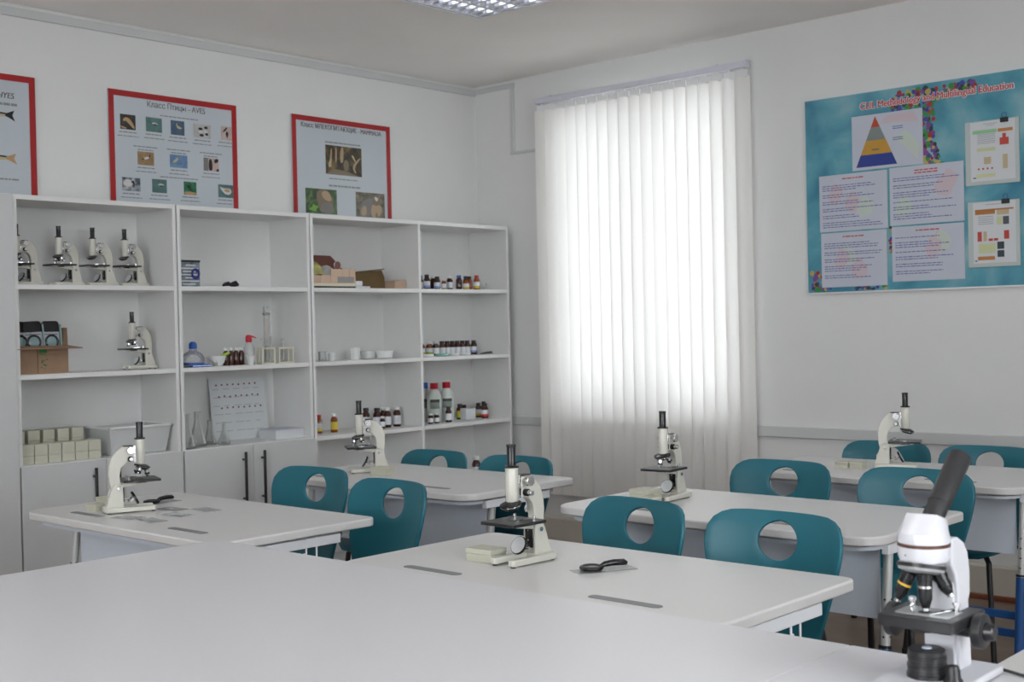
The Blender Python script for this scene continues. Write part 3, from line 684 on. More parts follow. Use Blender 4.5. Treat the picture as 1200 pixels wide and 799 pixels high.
# ---------------------------------------------------------------- student microscopes (local: stage points to +X)
def make_micro(objectives=True):
    t = thing('student_microscope', 'x', 'microscope')
    U = [(-.088,-.030),(-.078,-.043),(-.060,-.047),(.078,-.043),(.084,-.038),(.084,-.024),(.078,-.020),(-.010,-.020),(-.022,-.012),(-.022,.012),(-.010,.020),(.078,.020),(.084,.024),(.084,.038),(.078,.043),(-.060,.047),(-.078,.043),(-.088,.030)]
    bs = MB().prism(U, 'z', .004, .020)
    bs.build('base', 'cream', t, bevel=.003)
    f = MB()
    for x, y in ((.074, .032), (.074, -.032), (-.072, .03), (-.072, -.03)): f.cyl((x, y, 0), (x, y, .005), .006, n=10)
    f.build('rubber_foot', 'rubber', t)
    pl = MB()
    for s in (-1, 1): pl.prism([(-.082,.019),(-.022,.019),(-.024,.098),(-.052,.098),(-.060,.085)], 'y', s*.013, s*.022)
    pl.box(-.075, -.026, -.013, .013, .019, .055)
    pl.build('pillar', 'cream', t, bevel=.002)
    MB().cyl((-.040, -.027, .083), (-.040, .027, .083), .006, n=12).build('pivot_screw', 'chrome', t)
    outer = [(-.058,.070),(-.066,.100),(-.069,.130),(-.067,.160),(-.058,.188),(-.042,.208),(-.022,.222),(-.008,.224)]
    inner = [(.016,.222),(.018,.170),(.004,.170),(-.012,.165),(-.026,.150),(-.032,.125),(-.030,.104),(-.022,.094),(-.022,.070)]
    MB().prism(outer+inner, 'y', -.0125, .0125).build('arm', 'cream', t, bevel=.003)
    MB().box(-.018, .014, -.013, .013, .2235, .2265).build('arm_cap', 'black_gloss', t, bevel=.001)
    MB().box(.016, .024, -.011, .011, .168, .226).build('focus_rack', 'chrome', t, bevel=.001)
    MB().lathe([(.0145,.160),(.0165,.163),(.0165,.246),(.015,.248)], (.039,0,0), 24).build('body_tube', 'cream', t)
    MB().lathe([(.0,.2465),(.0185,.2465),(.0185,.251),(.0125,.252),(.0115,.254),(.0115,.300),(.0125,.301),(.0125,.305),(.008,.3055),(.0075,.302),(0,.302)], (.039,0,0), 20).build('eyepiece', 'black_gloss', t)
    for s in (-1, 1):
        MB().cyl((.004, s*.012, .211), (.004, s*.024, .211), .005, n=10).cyl((.004, s*.024, .211), (.004, s*.034, .211), .0135, n=20).build('coarse_knob', 'chrome', t, bevel=.0015)
        k = MB().cyl((.004, s*.012, .181), (.004, s*.024, .181), .0095, n=16).build('fine_knob', 'black_gloss', t)
        MB().cyl((.004, s*.024, .181), (.004, s*.038, .181), .0072, n=16).build('knob_grip', 'chrome', k, bevel=.001)
    rot = Matrix.Rotation(R(14), 3, 'Y')
    MB().lathe([(.0,.012),(.016,.012),(.028,.007),(.0285,.004),(.027,.002),(.0,.002)], (.044,0,.149), 24, rot=rot).build('nosepiece', 'black_gloss', t)
    MB().lathe([(.027,.0035),(.0278,.002),(.026,-.001),(.018,-.007),(.0,-.009)], (.044,0,.149), 24, rot=rot).build('nosepiece_turret', 'chrome', t)
    if objectives:
        for az, ln in ((0, .028), (120, .024), (240, .020)):
            a = R(az); d0 = rot @ Vector((.016*cos(a), .016*sin(a), -.003)); dv = rot @ Vector((.45*cos(a), .45*sin(a), -1)).normalized()
            if az == 0: pass
            p = Vector((.044, 0, .149)) + d0
            ob = MB().cyl(p, p+dv*.012, .0085, n=14).cyl(p+dv*.012, p+dv*ln, .007, .0045, n=14).build('objective', 'chrome', t)
            MB().cyl(p+dv*.0125, p+dv*.0185, .0088, n=14).build('objective_ring', 'black_gloss', ob)
    sg = MB().prism(rrect(-.026, .098, -.058, .058, .004, 3), 'z', .104, .112)
    so = sg.build('stage', 'black_stage', t, bevel=.0012)
    MB().lathe([(.024,.098),(.024,.104)], (.039,0,0), 20).build('diaphragm', 'black_gloss', so)
    MB().lathe([(.011,.1121),(.011,.1126)], (.039,0,0), 18).build('aperture', 'rubber', so)
    for s in (-1, 1):
        c = MB().cyl((-.005, s*.034, .112), (-.005, s*.034, .122), .004, n=10).tube([(-.005, s*.034, .116), (.020, s*.031, .1155), (.046, s*.020, .1135)], .0016, 6)
        c.build('stage_clip', 'chrome', so)
    MB().prism([(-.045,.099),(.080,.103),(.066,.097),(-.010,.086),(-.045,.080)], 'y', -.014, .014).build('stage_bracket', 'cream', t, bevel=.002)
    pt = MB().box(-.0225, -.0185, -.0115, .0115, .036, .096).build('slide_plate', 'black_gloss', t)
    for z in (.055, .08): MB().cyl((-.0185, 0, z), (-.0172, 0, z), .0022, n=8).build('plate_screw', 'chrome', pt)
    rm = Matrix.Rotation(R(62), 3, 'Y')
    MB().cyl((-.019, 0, .044), (.000, 0, .044), .004, n=8).tube([Vector((.012, -.026, .046)), Vector((.000, -.02, .036)), Vector((-.004, 0, .034)), Vector((.000, .02, .036)), Vector((.012, .026, .046))], .0025, 6).build('mirror_fork', 'chrome', t)
    mr = MB().lathe([(.0,-.0035),(.0235,-.0035),(.0245,0),(.0235,.0035),(.022,.0035),(.0,.0015)], (.018,0,.046), 24, rot=rm).build('mirror', 'black_gloss', t)
    MB().lathe([(.0,.0040),(.0222,.0040)], (.018,0,.046), 24, rot=rm, cap=False).build('mirror_glass', 'mirror', mr, recalc=False)
    return t
m1 = make_micro(True); m2 = make_micro(False)
def ang(gx, gy): return math.atan2(gy, gx)
MIC = [('cream student microscope on the left front desk beside the white cupboards', (-3.880, 2.300, DH), ang(.36, .93), 1),
       ('cream student microscope with bare turret on the middle front desk', (-2.148, 2.39, DH), ang(-.02, -1), 0),
       ('cream student microscope on the desk in front of the brown bottle shelves', (-4.060, 3.545, DH), ang(-.56, -.83), 1),
       ('cream student microscope on the desk in front of the window blind', (-2.515, 3.555, DH), ang(.10, -.99), 1),
       ('cream student microscope on the farthest desk by the window wall', (-2.275, 4.790, DH), ang(.93, .36), 0),
       ('cream microscope on the top shelf, leftmost and partly hidden by the cupboard', (-5.565, 2.790, SH[0]), ang(.02, -1), 1),
       ('cream microscope on the top shelf, second from the left with objectives showing', (-5.565, 2.997, SH[0]), ang(.08, -1), 1),
       ('cream microscope on the top shelf, third from the left', (-5.565, 3.172, SH[0]), ang(.0, -1), 0),
       ('cream microscope on the top shelf, rightmost of the four', (-5.565, 3.342, SH[0]), ang(.04, -1), 0),
       ('cream microscope standing alone beside the cardboard carton on the middle shelf', (-5.56, 3.372, SH[1]), ang(-.1, -1), 1)]
for i, (lb, p, a, k) in enumerate(MIC):
    src = m1 if k else m2
    if i == 0: o = m1
    elif i == 1: o = m2
    else: o = copy_tree(src)
    place(o, p, a, lb, 'cream student microscopes')
    o.scale = (1, 1, 1) if i < 5 else (.93,)*3

# ---------------------------------------------------------------- foreground microscope (local: front is -Y)
t = thing('compound_microscope', 'large white microscope with slanted black eyepiece in the right foreground', 'microscope', (-.836, 1.850, .79))
MB().prism(rrect(-.050, .076, -.125, .120, [.012, .012, .03, .03], 5), 'z', .003, .015).build('base', 'white_paint', t, bevel=.004, seg=3)
f = MB()
for x, y in ((-.035,-.10),(.06,-.10),(-.035,.10),(.06,.10)): f.cyl((x, y, 0), (x, y, .004), .008, n=10)
f.build('rubber_foot', 'rubber', t)
# pillar and arm: side profile extruded along x
prof = [(.044,.0145),(.088,.0145),(.080,.120),(.086,.125),(.087,.165),(.080,.195),(.066,.212),(.045,.222),(.020,.224),(.020,.180),(.034,.165),(.040,.140)]
MB().prism(prof, 'x', -.022, .036).build('arm', 'white_paint', t, bevel=.006, seg=3)
MB().prism([(.036,.0145),(.046,.0145),(.046,.165),(.040,.165),(.036,.15)], 'x', -.018, .030).build('arm_front', 'white_paint', t, bevel=.002)
# head
MB().lathe([(.030,.188),(.036,.190),(.0385,.197),(.0390,.212)], (0,0,0), 32).build('head_lower', 'white_paint', t)
MB().lathe([(.0375,.2118),(.0395,.2125),(.0395,.2165),(.0375,.217)], (0,0,0), 32).build('head_ring', 'brass_red', t)
hd = MB(); n = 32; vs = []
for (zz, k) in ((.2168, .0388), (.226, .0390)):
    vs += [(k*cos(2*pi*j/n), k*sin(2*pi*j/n), zz) for j in range(n)]
def toplid(x, y): return (x, y)
vs += [(.038*cos(2*pi*j/n)*.97, .038*sin(2*pi*j/n)*.985, .233) for j in range(n)]
sq = []
for j in range(n):
    a = 2*pi*j/n; c_, s_ = cos(a), sin(a); m_ = max(abs(c_), abs(s_)); x, y = .025*c_/m_, .014+.019*s_/m_
    sq.append((x, y, .256-(y-.014)*.30))
vs += sq
fs = [(i*n+j, i*n+(j+1) % n, (i+1)*n+(j+1) % n, (i+1)*n+j) for i in range(3) for j in range(n)] + [tuple(range(n))[::-1], tuple(range(3*n, 4*n))]
hd.add(vs, fs).build('head', 'white_paint', t, bevel=.0015, ang=18)
d_ = Vector((.06, sin(R(46)), cos(R(46)))).normalized(); p0 = Vector((.004, .004, .236)); 
ey = MB().tube([p0, p0+d_*.050, p0+d_*.0505, p0+d_*.148, p0+d_*.151], [.0165,.0165,.0175,.0182,.0160], 24).build('eyepiece_tube', 'rubber', t)
MB().tube([p0+d_*.1506, p0+d_*.1515], [.0150, .009], 24).build('eye_lens', 'rubber', ey)
MB().cyl((-.012, -.0395, .201), (-.012, -.0375, .201), .0016, n=8).build('set_screw', 'chrome', t)
rn = Matrix.Rotation(R(-12), 3, 'X')
MB().lathe([(.024,.012),(.034,.010),(.0355,.004),(.034,-.002),(.022,-.006),(.0,-.007)], (-.002,-.006,.176), 28, rot=rn).build('nosepiece', 'stage_grey', t)
MB().lathe([(.0352,.002),(.0368,.002),(.0368,.008),(.0352,.008)], (-.002,-.006,.176), 28, rot=rn).build('nosepiece_ring', 'black_stage', t)
for (x, y, dx, dy, ln, ring) in ((-.018,-.012,-.42,-.10,.046,'yellow'), (.006,-.012,.02,-.02,.052,'chrome'), (.018,.008,.45,.25,.036,'black_gloss')):
    p = Vector((x, y, .171)); dv = Vector((dx, dy, -1)).normalized()
    ob = MB().tube([p, p+dv*.010, p+dv*.0105, p+dv*ln*.72, p+dv*ln], [.0118,.0118,.0105,.0105,.006], 18).build('objective', 'black_gloss', t)
    MB().cyl(p+dv*.018, p+dv*.0215, .0110, n=18).build('objective_ring', ring, ob)
    MB().cyl(p+dv*ln, p+dv*(ln+.004), .0055, n=14).build('objective_tip', 'chrome', ob)
sg = MB().prism(rrect(-.058, .062, -.046, .080, .005, 3), 'z', .090, .108).build('stage', 'black_stage', t, bevel=.002)
MB().prism(rrect(-.040, .046, -.022, .034, .004, 3), 'z', .108, .1092).build('stage_plate', 'stage_grey', sg)
MB().lathe([(.010,.1093),(.010,.1097)], (0,0,0), 18).build('aperture', 'rubber', sg)
for x in (-.030, .040):
    MB().cyl((x, .022, .108), (x, .022, .121), .0042, n=12).cyl((x, .022, .121), (x, .022, .126), .0065, n=12).tube([(x, .022, .115), (x*.75, -.002, .114), (x*.35, -.016, .1105)], .0022, 6).build('stage_clip', 'chrome', sg)
MB().lathe([(.022,.082),(.026,.090)], (0,0,0), 20).build('diaphragm', 'black_stage', t)
il = MB().lathe([(.0305,.015),(.0305,.021),(.0290,.022),(.0290,.029),(.0296,.0295),(.0296,.035),(.0283,.036),(.0283,.042),(.0289,.0425),(.0289,.048),(.0278,.049),(.0278,.056),(.026,.058),(.0,.058)], (.008,-.014,0), 28).build('illuminator', 'black_stage', t)
MB().lathe([(.008,.0582),(.007,.0595),(.0,.060)], (.008,-.014,0), 18).build('lamp_lens', 'lens_white', il)
kn = MB().cyl((.036, .030, .085), (.066, .030, .085), .012, n=18).build('coarse_knob', 'black_stage', t)
MB().tube([(.066,.030,.085),(.068,.030,.085),(.080,.030,.085),(.082,.030,.085)], [.024,.0268,.0268,.024], 32).build('knob_rim', 'black_stage', kn)
MB().tube([(.082,.030,.085),(.094,.030,.085),(.096,.030,.085)], [.014,.0125,.010], 24).build('fine_knob', 'black_gloss', kn)
kn = MB().cyl((-.058, .030, .085), (-.022, .030, .085), .012, n=18).build('coarse_knob', 'black_stage', t)
MB().tube([(-.058,.030,.085),(-.060,.030,.085),(-.072,.030,.085),(-.074,.030,.085)], [.024,.0268,.0268,.024], 32).build('knob_rim', 'black_stage', kn)
MB().lathe([(.0145,.015),(.014,.019),(.011,.023),(.0105,.034),(.008,.040),(.0,.042)], (.052,-.022,0), 20).build('brightness_dial', 'black_stage', t)
cb = [(.040, .122, .010), (.060, .126, .006), (.10, .118, .0035), (.16, .10, .0035), (.24, .09, .0035), (.34, .10, .0035), (.46, .06, .0035)]
MB().tube(cb, .0026, 8).build('power_cable', 'rubber', t)

# ---------------------------------------------------------------- small things on the desks
def slide_box(x, y, z, rz, sx, sy, sz, label, group='cream slide boxes on the desks'):
    b = thing('slide_box', label, 'box', (x, y, z), rz, group)
    MB().box(-sx/2, sx/2, -sy/2, sy/2, 0, sz*.62).build('tray', 'cream_box', b, bevel=.0015)
    MB().box(-sx/2-.001, sx/2+.001, -sy/2-.001, sy/2+.001, sz*.63, sz).build('lid', 'cream_box', b, bevel=.0015)
    return b
slide_box(-4.065, 2.330, DH, R(10), .075, .055, .034, 'cream slide box beside the base of the left front desk microscope')
slide_box(-4.000, 2.245, DH, R(6), .055, .050, .024, 'small low cream slide box at the slot of the left front desk')
slide_box(-2.245, 2.352, DH, R(2), .085, .062, .034, 'cream slide box beside the bare turret microscope on the middle desk')
slide_box(-3.930, 3.505, DH, R(8), .085, .062, .034, 'cream slide box right of the microscope at the bottle shelves')
slide_box(-2.560, 3.478, DH, R(-4), .078, .080, .042, 'cream slide box left of the microscope in front of the blind')
slide_box(-2.500, 3.425, DH, R(-6), .050, .045, .026, 'low cream slide box against the mirror of the microscope before the blind')
slide_box(-2.462, 4.705, DH, R(3), .052, .050, .026, 'left of two small cream slide boxes on the farthest desk')
slide_box(-2.402, 4.715, DH, R(-2), .052, .050, .026, 'right of two small cream slide boxes on the farthest desk')
def magnifier(x, y, z, rz, label):
    b = thing('magnifier', label, 'magnifier', (x, y, z), rz, 'magnifiers in clear bags'); b.scale = (.86, .86, .86)
    MB().prism(rrect(-.085, .10, -.035, .035, .004, 3), 'z', 0, .0015).build('clear_bag', 'wallet', b)
    rg = [(.029*cos(2*pi*i/28)-.03, .029*sin(2*pi*i/28), .010) for i in range(28)]
    r0 = MB().tube(rg, .0062, 8, closed=True).build('lens_ring', 'black_gloss', b)
    MB().lathe([(.0,.008),(.023,.009),(.023,.011),(.0,.0125)], (-.03,0,0), 24).build('lens', 'glass_clear', r0)
    MB().tube([(-.002,0,.012),(.012,.002,.016),(.04,.004,.018),(.072,.004,.017),(.082,.004,.013)], [.0055,.0085,.0095,.0095,.006], 12).build('handle', 'black_gloss', b)
magnifier(-1.925, 2.425, DH, R(62), 'folding magnifier lying in a clear bag on the middle front desk')
magnifier(-3.985, 2.475, DH, R(95), 'magnifier in a clear bag behind the left front desk microscope')
WAL = [(-3.75, 2.215, 12, 'just before the microscope base'), (-3.625, 2.228, -5, 'nearest the right pen slot'), (-3.80, 2.415, 8, 'farthest back near the magnifier'), (-3.66, 2.345, 4, 'in the middle of the scatter'), (-3.685, 2.475, -6, 'rightmost of the scatter')]
for (x, y, a, s_) in WAL:
    b = thing('slide_wallet', 'clear plastic slide wallet lying on the left front desk, '+s_, 'plastic wallet', (x, y, DH), R(a), 'clear slide wallets')
    MB().prism(rrect(-.055, .055, -.03, .03, .003, 3), 'z', 0, .002).build('pouch', 'wallet', b)
    MB().prism(rrect(-.045, .045, -.012, .012, .002, 2), 'z', .002, .0032).build('glass_slide', 'glass_clear', b)

# ---------------------------------------------------------------- things on the shelves
# cardboard carton with blister packs
t = thing('cardboard_carton', 'open brown cardboard carton with flaps on the middle shelf', 'carton', (-5.47, 2.695, SH[1]), pi/2)
Lc, Dc, Hc = .250, .20, .125; s = MB(); th = .004
s.box(0, Lc, 0, Dc, 0, th); s.box(0, Lc, 0, th, th, Hc); s.box(0, Lc, Dc-th, Dc, th, Hc); s.box(0, th, th, Dc-th, th, Hc); s.box(Lc-th, Lc, th, Dc-th, th, Hc)
s.build('carton_body', 'cardboard', t)
def quad(name, pts, mt, parent, th=.004):
    o = MB().add(pts, [(0,1,2,3)]).build(name, mt, parent, recalc=False, smooth=False); m_ = o.modifiers.new('thickness', 'SOLIDIFY'); m_.thickness = th; return o
quad('flap', [(0,0,Hc),(Lc,0,Hc),(Lc+.035,-.07,Hc-.012),(-.03,-.07,Hc-.012)], 'cardboard', t)
quad('flap', [(Lc,0,Hc),(Lc,Dc,Hc),(Lc+.03,Dc,Hc+.085),(Lc+.03,.06,Hc+.085)], 'cardboard', t)
quad('flap', [(Lc,Dc,Hc),(0,Dc,Hc),(0,Dc+.02,Hc+.06),(Lc,Dc+.02,Hc+.06)], 'cardboard', t)
MB().rect(.108, .145, Hc-.03, Hc-.012, -.0006).build('printed_stamp', 'green_print', t, smooth=False, recalc=False)
s = MB()
for k in range(26): x = random.uniform(.108, .145); z = random.uniform(.02, Hc-.035); s.rect(x, x+random.uniform(.003, .009), z, z+.004, -.0006)
s.build('printed_text', 'green_print', t, smooth=False, recalc=False)
MB().box(.098, .102, -.0008, 0, 0, Hc).build('tape_edge', 'cardboard_dark', t)
for i, (x, y, rz, tl, lab) in enumerate(((.045, .06, 6, 5, 'leftmost'), (.120, .055, -2, -2, 'middle'), (.200, .05, 2, 0, 'rightmost'))):
    b = thing('blister_pack', lab+' magnifier blister pack standing in the cardboard carton', 'blister pack', (-5.47-y, 2.695+x, SH[1]+.028), pi/2+R(rz), 'magnifier blister packs')
    b.rotation_euler = (R(-6), R(tl), pi/2+R(rz))
    MB().prism(rrect(-.042, .042, 0, .215, .016, 5), 'y', 0, .003).build('card', 'blister_card', b)
    MB().prism(rrect(-.043, .043, .165, .2155, [.016, .016, .002, .002], 5), 'y', -.004, 0).build('black_header', 'black_gloss', b)
    MB().box(-.036, .036, -.0015, 0, .152, .156).build('print_line', 'ink', b)
    rg = [(.030*cos(2*pi*k/24), -.008, .118+.030*sin(2*pi*k/24)) for k in range(24)]
    r0 = MB().tube(rg, .005, 8, closed=True).build('lens_ring', 'black_gloss', b)
    MB().lathe([(0,.004),(.018,.003),(.026,0)], (0,-.006,.118), 20, rot=Matrix.Rotation(R(90), 3, 'X')).build('lens', 'lens_teal', r0)
    MB().box(-.006, .006, -.010, 0, .02, .085).build('handle', 'black_gloss', b)
    MB().prism(rrect(.043, .050, .005, .20, .003, 2), 'y', -.012, .003).build('dark_spine', 'lens_teal', b)
# cream slide boxes: front row of six, back row of five raised on a tray
n = 0
tr = thing('box_tray', 'white shallow tray under the back row of cream slide boxes', 'tray', (-5.555, 2.70, SH[2]), pi/2)
MB().box(0, .37, 0, .14, 0, .062).build('tray_body', 'white_plastic', tr, bevel=.003)
MB().box(0, .37, .132, .14, .062, .150).build('tray_back', 'white_plastic', tr, bevel=.003)
def cream(x, y, z, lab, grp, s=1.):
    b = thing('slide_box', lab, 'box', (x, y, z), pi/2, grp)
    MB().box(-.031*s, .031*s, 0, .09, 0, .088*s*.42).build('tray', 'cream_box', b, bevel=.0015)
    MB().box(-.031*s, .031*s, -.001, .091, .088*s*.43, .088*s).build('lid', 'cream_box', b, bevel=.0015)
for i in range(6): cream(-5.445, 2.722+.0665*i, SH[2], ORD[i]+' cream slide box from the left in the front row on the cupboard', 'front row of cream slide boxes')
for i in range(5): cream(-5.57, 2.745+.073*i, SH[2]+.062, ORD[i]+' cream slide box from the left in the raised back row', 'back row of cream slide boxes', .92)
# translucent storage bin
t = thing('storage_bin', 'translucent plastic storage bin beside the cream slide boxes', 'storage bin', (-5.435, 3.125, SH[2]), pi/2)
def taper(mb, x0, x1, y0, y1, z0, z1, g, th):
    a = [(x0+g,y0+g,z0),(x1-g,y0+g,z0),(x1-g,y1-g,z0),(x0+g,y1-g,z0),(x0,y0,z1),(x1,y0,z1),(x1,y1,z1),(x0,y1,z1)]
    b = [(x0+g+th,y0+g+th,z0+th),(x1-g-th,y0+g+th,z0+th),(x1-g-th,y1-g-th,z0+th),(x0+g+th,y1-g-th,z0+th),(x0+th,y0+th,z1),(x1-th,y0+th,z1),(x1-th,y1-th,z1),(x0+th,y1-th,z1)]
    fo = [(0,3,2,1),(0,1,5,4),(1,2,6,5),(2,3,7,6),(3,0,4,7)]
    mb.add(a+b, fo+[tuple(i+8 for i in f[::-1]) for f in fo]+[(4,5,13,12),(5,6,14,13),(6,7,15,14),(7,4,12,15)]); return mb
taper(MB(), 0, .335, 0, .24, .002, .135, .02, .004).build('bin_body', 'bin', t)
MB().box(-.006, .341, -.008, .004, .128, .138).box(-.006, .341, .236, .248, .128, .138).box(-.006, .004, -.008, .248, .128, .138).box(.331, .341, -.008, .248, .128, .138).build('bin_rim', 'white_plastic', t, bevel=.002)
# bookcase 2, top shelf
t = thing('printed_packet', 'grey printed packet with a blue ring on the top shelf', 'packet', (-5.50, 3.575, SH[0]), pi/2)
MB().prism(rrect(0, .118, 0, .135, .004, 2), 'y', 0, .045).build('pack', 'packet', t, bevel=.004)
MB().box(-.001, .120, -.001, .046, .127, .137).build('top_seam', 'black_gloss', t)
s = MB()
for k in range(7): z = .012+.016*k; a = random.uniform(0, .03); s.rect(.004+a, .114-random.uniform(0, .03), z, z+.006, -.0008)
s.build('printed_text', 'label_white', t, smooth=False, recalc=False)
MB().tube([(.090+.020*cos(2*pi*k/16), -.002, .068+.023*sin(2*pi*k/16)) for k in range(16)], .006, 8, closed=True).build('printed_ring', 'packet_blue', t)
t = thing('dark_gloves', 'crumpled dark rubber gloves lying on the otherwise empty top shelf', 'gloves', (-5.44, 3.79, SH[0]), pi/2)
for k, (a, b, r) in enumerate(((.0, .05, .012), (.045, .095, .016))):
    MB().tube([(a, 0, .008), (a+.015, .006, .014), (b-.015, .004, .018), (b, 0, .010)], [.006, r*.8, r, .006], 10).build('glove', 'glove', t)
# bookcase 2, middle shelf: glassware
def lathe_thing(name, label, cat, loc, parts, group=None, rz=0):
    t = thing(name, label, cat, loc, rz, group)
    for (pn, prof, mt, n_) in parts: MB().lathe(prof, (0,0,0), n_).build(pn, mt, t)
    return t
y_ = lambda v: v
lathe_thing('spray_bottle', 'clear round bottle with a blue cap at the left end of the glassware shelf', 'bottle', (-5.50, 3.640, SH[1]),
   [('bottle_body', [(.052,.0),(.056,.004),(.056,.045),(.045,.066),(.022,.082),(.018,.088),(.018,.096)], 'glass_clear', 24), ('blue_band', [(.0565,.012),(.0565,.022)], 'cap_blue', 24), ('cap', [(.019,.092),(.021,.100),(.020,.118),(.012,.128),(.0,.130)], 'cap_blue', 18)])
t = thing('blue_tray', 'flat blue plastic tray under the blue capped bottle', 'tray', (-5.425, 3.585, SH[1]), pi/2)
MB().prism(rrect(0, .115, 0, .03, .006, 3), 'z', 0, .014).build('tray_body', 'cap_blue', t, bevel=.003)
MB().box(.004, .111, -.0005, .001, .005, .009).build('tray_stripe', 'white_plastic', t)
t = thing('burette_clamp', 'tangle of shiny metal clamps beside the white mortar', 'clamp', (-5.45, 3.725, SH[1]), pi/2)
for k in range(3):
    a = random.uniform(-.5, .5)
    MB().tube([(-.035+.01*k, .01*k, .006), (-.01, .01*k, .03-.006*k), (.01+.008*k, .012*k, .012), (.035, .02, .026-.007*k), (.045, .03, .006)], .0035, 8).build('clamp_arm', 'chrome', t)
lathe_thing('mortar', 'white porcelain mortar bowl in the middle of the glassware shelf', 'mortar', (-5.50, 3.785, SH[1]), [('bowl', [(.022,0),(.024,.006),(.034,.016),(.045,.048),(.047,.052),(.043,.052),(.032,.022),(.0,.014)], 'white_plastic', 28)])
t = thing('pestle', 'olive handled pestle resting in the white mortar', 'pestle', (-5.50, 3.785, SH[1]), pi/2)
MB().tube([(.0, 0, .030), (.035, 0, .055), (.062, 0, .063), (.075, 0, .066)], [.008, .006, .008, .005], 10).build('stick', 'label_green', t)
AM4 = [3.852, 3.884, 3.916, 3.948]
def vial(x, y, z, lab, grp, body='amber', cap='white_plastic', r=.0155, h=.078, label=None, lab2=None):
    t = thing('amber_bottle', lab, 'bottle', (x, y, z), random.uniform(-.4, .4), grp); hs = h*.68
    MB().lathe([(r*.93,0),(r,.003),(r,hs),(r*.72,hs+r*.55),(r*.6,hs+r*.7),(r*.6,h*.86)], (0,0,0), 20).build('bottle_body', body, t)
    MB().lathe([(r*.70,h*.84),(r*.72,h*.85),(r*.72,h*.99),(r*.64,h),(0,h)], (0,0,0), 18).build('cap', cap, t)
    if label:
        MB().lathe([(r*1.015,hs*.22),(r*1.015,hs*.82)], (0,0,0), 20, cap=False).build('label', label, t, recalc=True)
        if lab2: MB().lathe([(r*1.03,hs*.18),(r*1.03,hs*.42)], (0,0,0), 20, cap=False).build('label_band', lab2, t)
    return t
for i, y in enumerate(AM4): vial(-5.52, y, SH[1], ORD[i]+' brown vial from the left in the white capped row beside the mortar', 'brown vials beside the mortar', r=.0158, h=.092)
t = thing('wash_bottle', 'clear wash bottle with a red spout cap behind the white crucible', 'wash bottle', (-5.52, 3.998, SH[1]), pi/2)
MB().lathe([(.027,0),(.029,.004),(.029,.085),(.022,.105),(.014,.116),(.014,.122)], (0,0,0), 24).build('bottle_body', 'plastic_clear', t)
MB().lathe([(.016,.118),(.0175,.122),(.0175,.142),(.012,.156),(.0,.158)], (0,0,0), 20).build('cap', 'cap_red', t)
MB().tube([(.0,0,.146),(.02,0,.150),(.048,0,.140)], [.006,.005,.0025], 10).build('spout', 'cap_red', t)
MB().tube([(0,0,.01),(0,0,.118)], .0025, 8).build('inner_tube', 'white_plastic', t)
lathe_thing('crucible', 'small white porcelain crucible in front of the red capped wash bottle', 'crucible', (-5.435, 3.948, SH[1]), [('cup', [(.012,0),(.014,.003),(.021,.040),(.024,.050),(.022,.050),(.013,.010),(.0,.008)], 'white_plastic', 24)])
t = thing('measuring_cylinder', 'tall clear measuring cylinder with orange graduations', 'measuring cylinder', (-5.545, 4.135, SH[1]), 0)
MB().prism([(.038*cos(R(60*k)), .038*sin(R(60*k))) for k in range(6)], 'z', 0, .010).build('foot', 'glass_clear', t)
MB().lathe([(.017,.010),(.0165,.300),(.0185,.308),(.0165,.308),(.0145,.300),(.015,.014),(0,.013)], (0,0,0), 24).build('tube', 'glass', t)
mat('amber_tint', (.42, .20, .10), .4)
s = MB()
for k in range(21):
    z = .05+.0095*k; ww = 1.1 if k % 5 == 0 else .7
    s.add([(.0172*cos(R(a)), .0172*sin(R(a)), z+dz) for dz in (0, .0028) for a in (-70, -70+40*ww, -70+70*ww)], [(0,1,4,3),(1,2,5,4)])
s.build('graduation', 'amber_tint', t, smooth=False)
MB().lathe([(.0182,.262),(.021,.264),(.021,.272),(.0182,.274)], (0,0,0), 20).build('collar', 'plastic_clear', t)
def rack(x, y, label, W_=.085):
    t = thing('test_tube_rack', label, 'test tube rack', (x, y, SH[1]), pi/2, 'cream test tube racks')
    for z in (.004, .082): MB().box(0, W_, 0, .05, z-.004, z+.004).build('rack_plate', 'rack_cream', t, bevel=.001)
    for px in (0, W_-.008):
        for py in (0, .042): MB().box(px, px+.008, py, py+.008, .008, .078).build('rack_post', 'rack_cream', t, bevel=.001)
    return t
rack(-5.44, 4.025, 'cream test tube rack directly in front of the measuring cylinder'); rack(-5.455, 4.145, 'cream test tube rack nearest the right side of the glassware shelf', .10)
for k, (yy, lab) in enumerate(((4.04, 'leftmost glass test tube in the rack before the measuring cylinder'), (4.068, 'middle glass test tube in the rack before the measuring cylinder'), (4.096, 'rightmost taller test tube in the rack before the measuring cylinder'), (4.19, 'single glass test tube in the right hand rack'))):
    lathe_thing('test_tube', lab, 'test tube', (-5.466 if k < 3 else -5.48, yy, SH[1]+.0085), [('tube', [(.002,0),(.006,.004),(.0075,.012),(.0075,.125+.012*(k == 2)),(.009,.127+.012*(k == 2)),(.0068,.126+.012*(k == 2)),(.0065,.014),(.0,.008)], 'glass', 14)], 'glass test tubes')
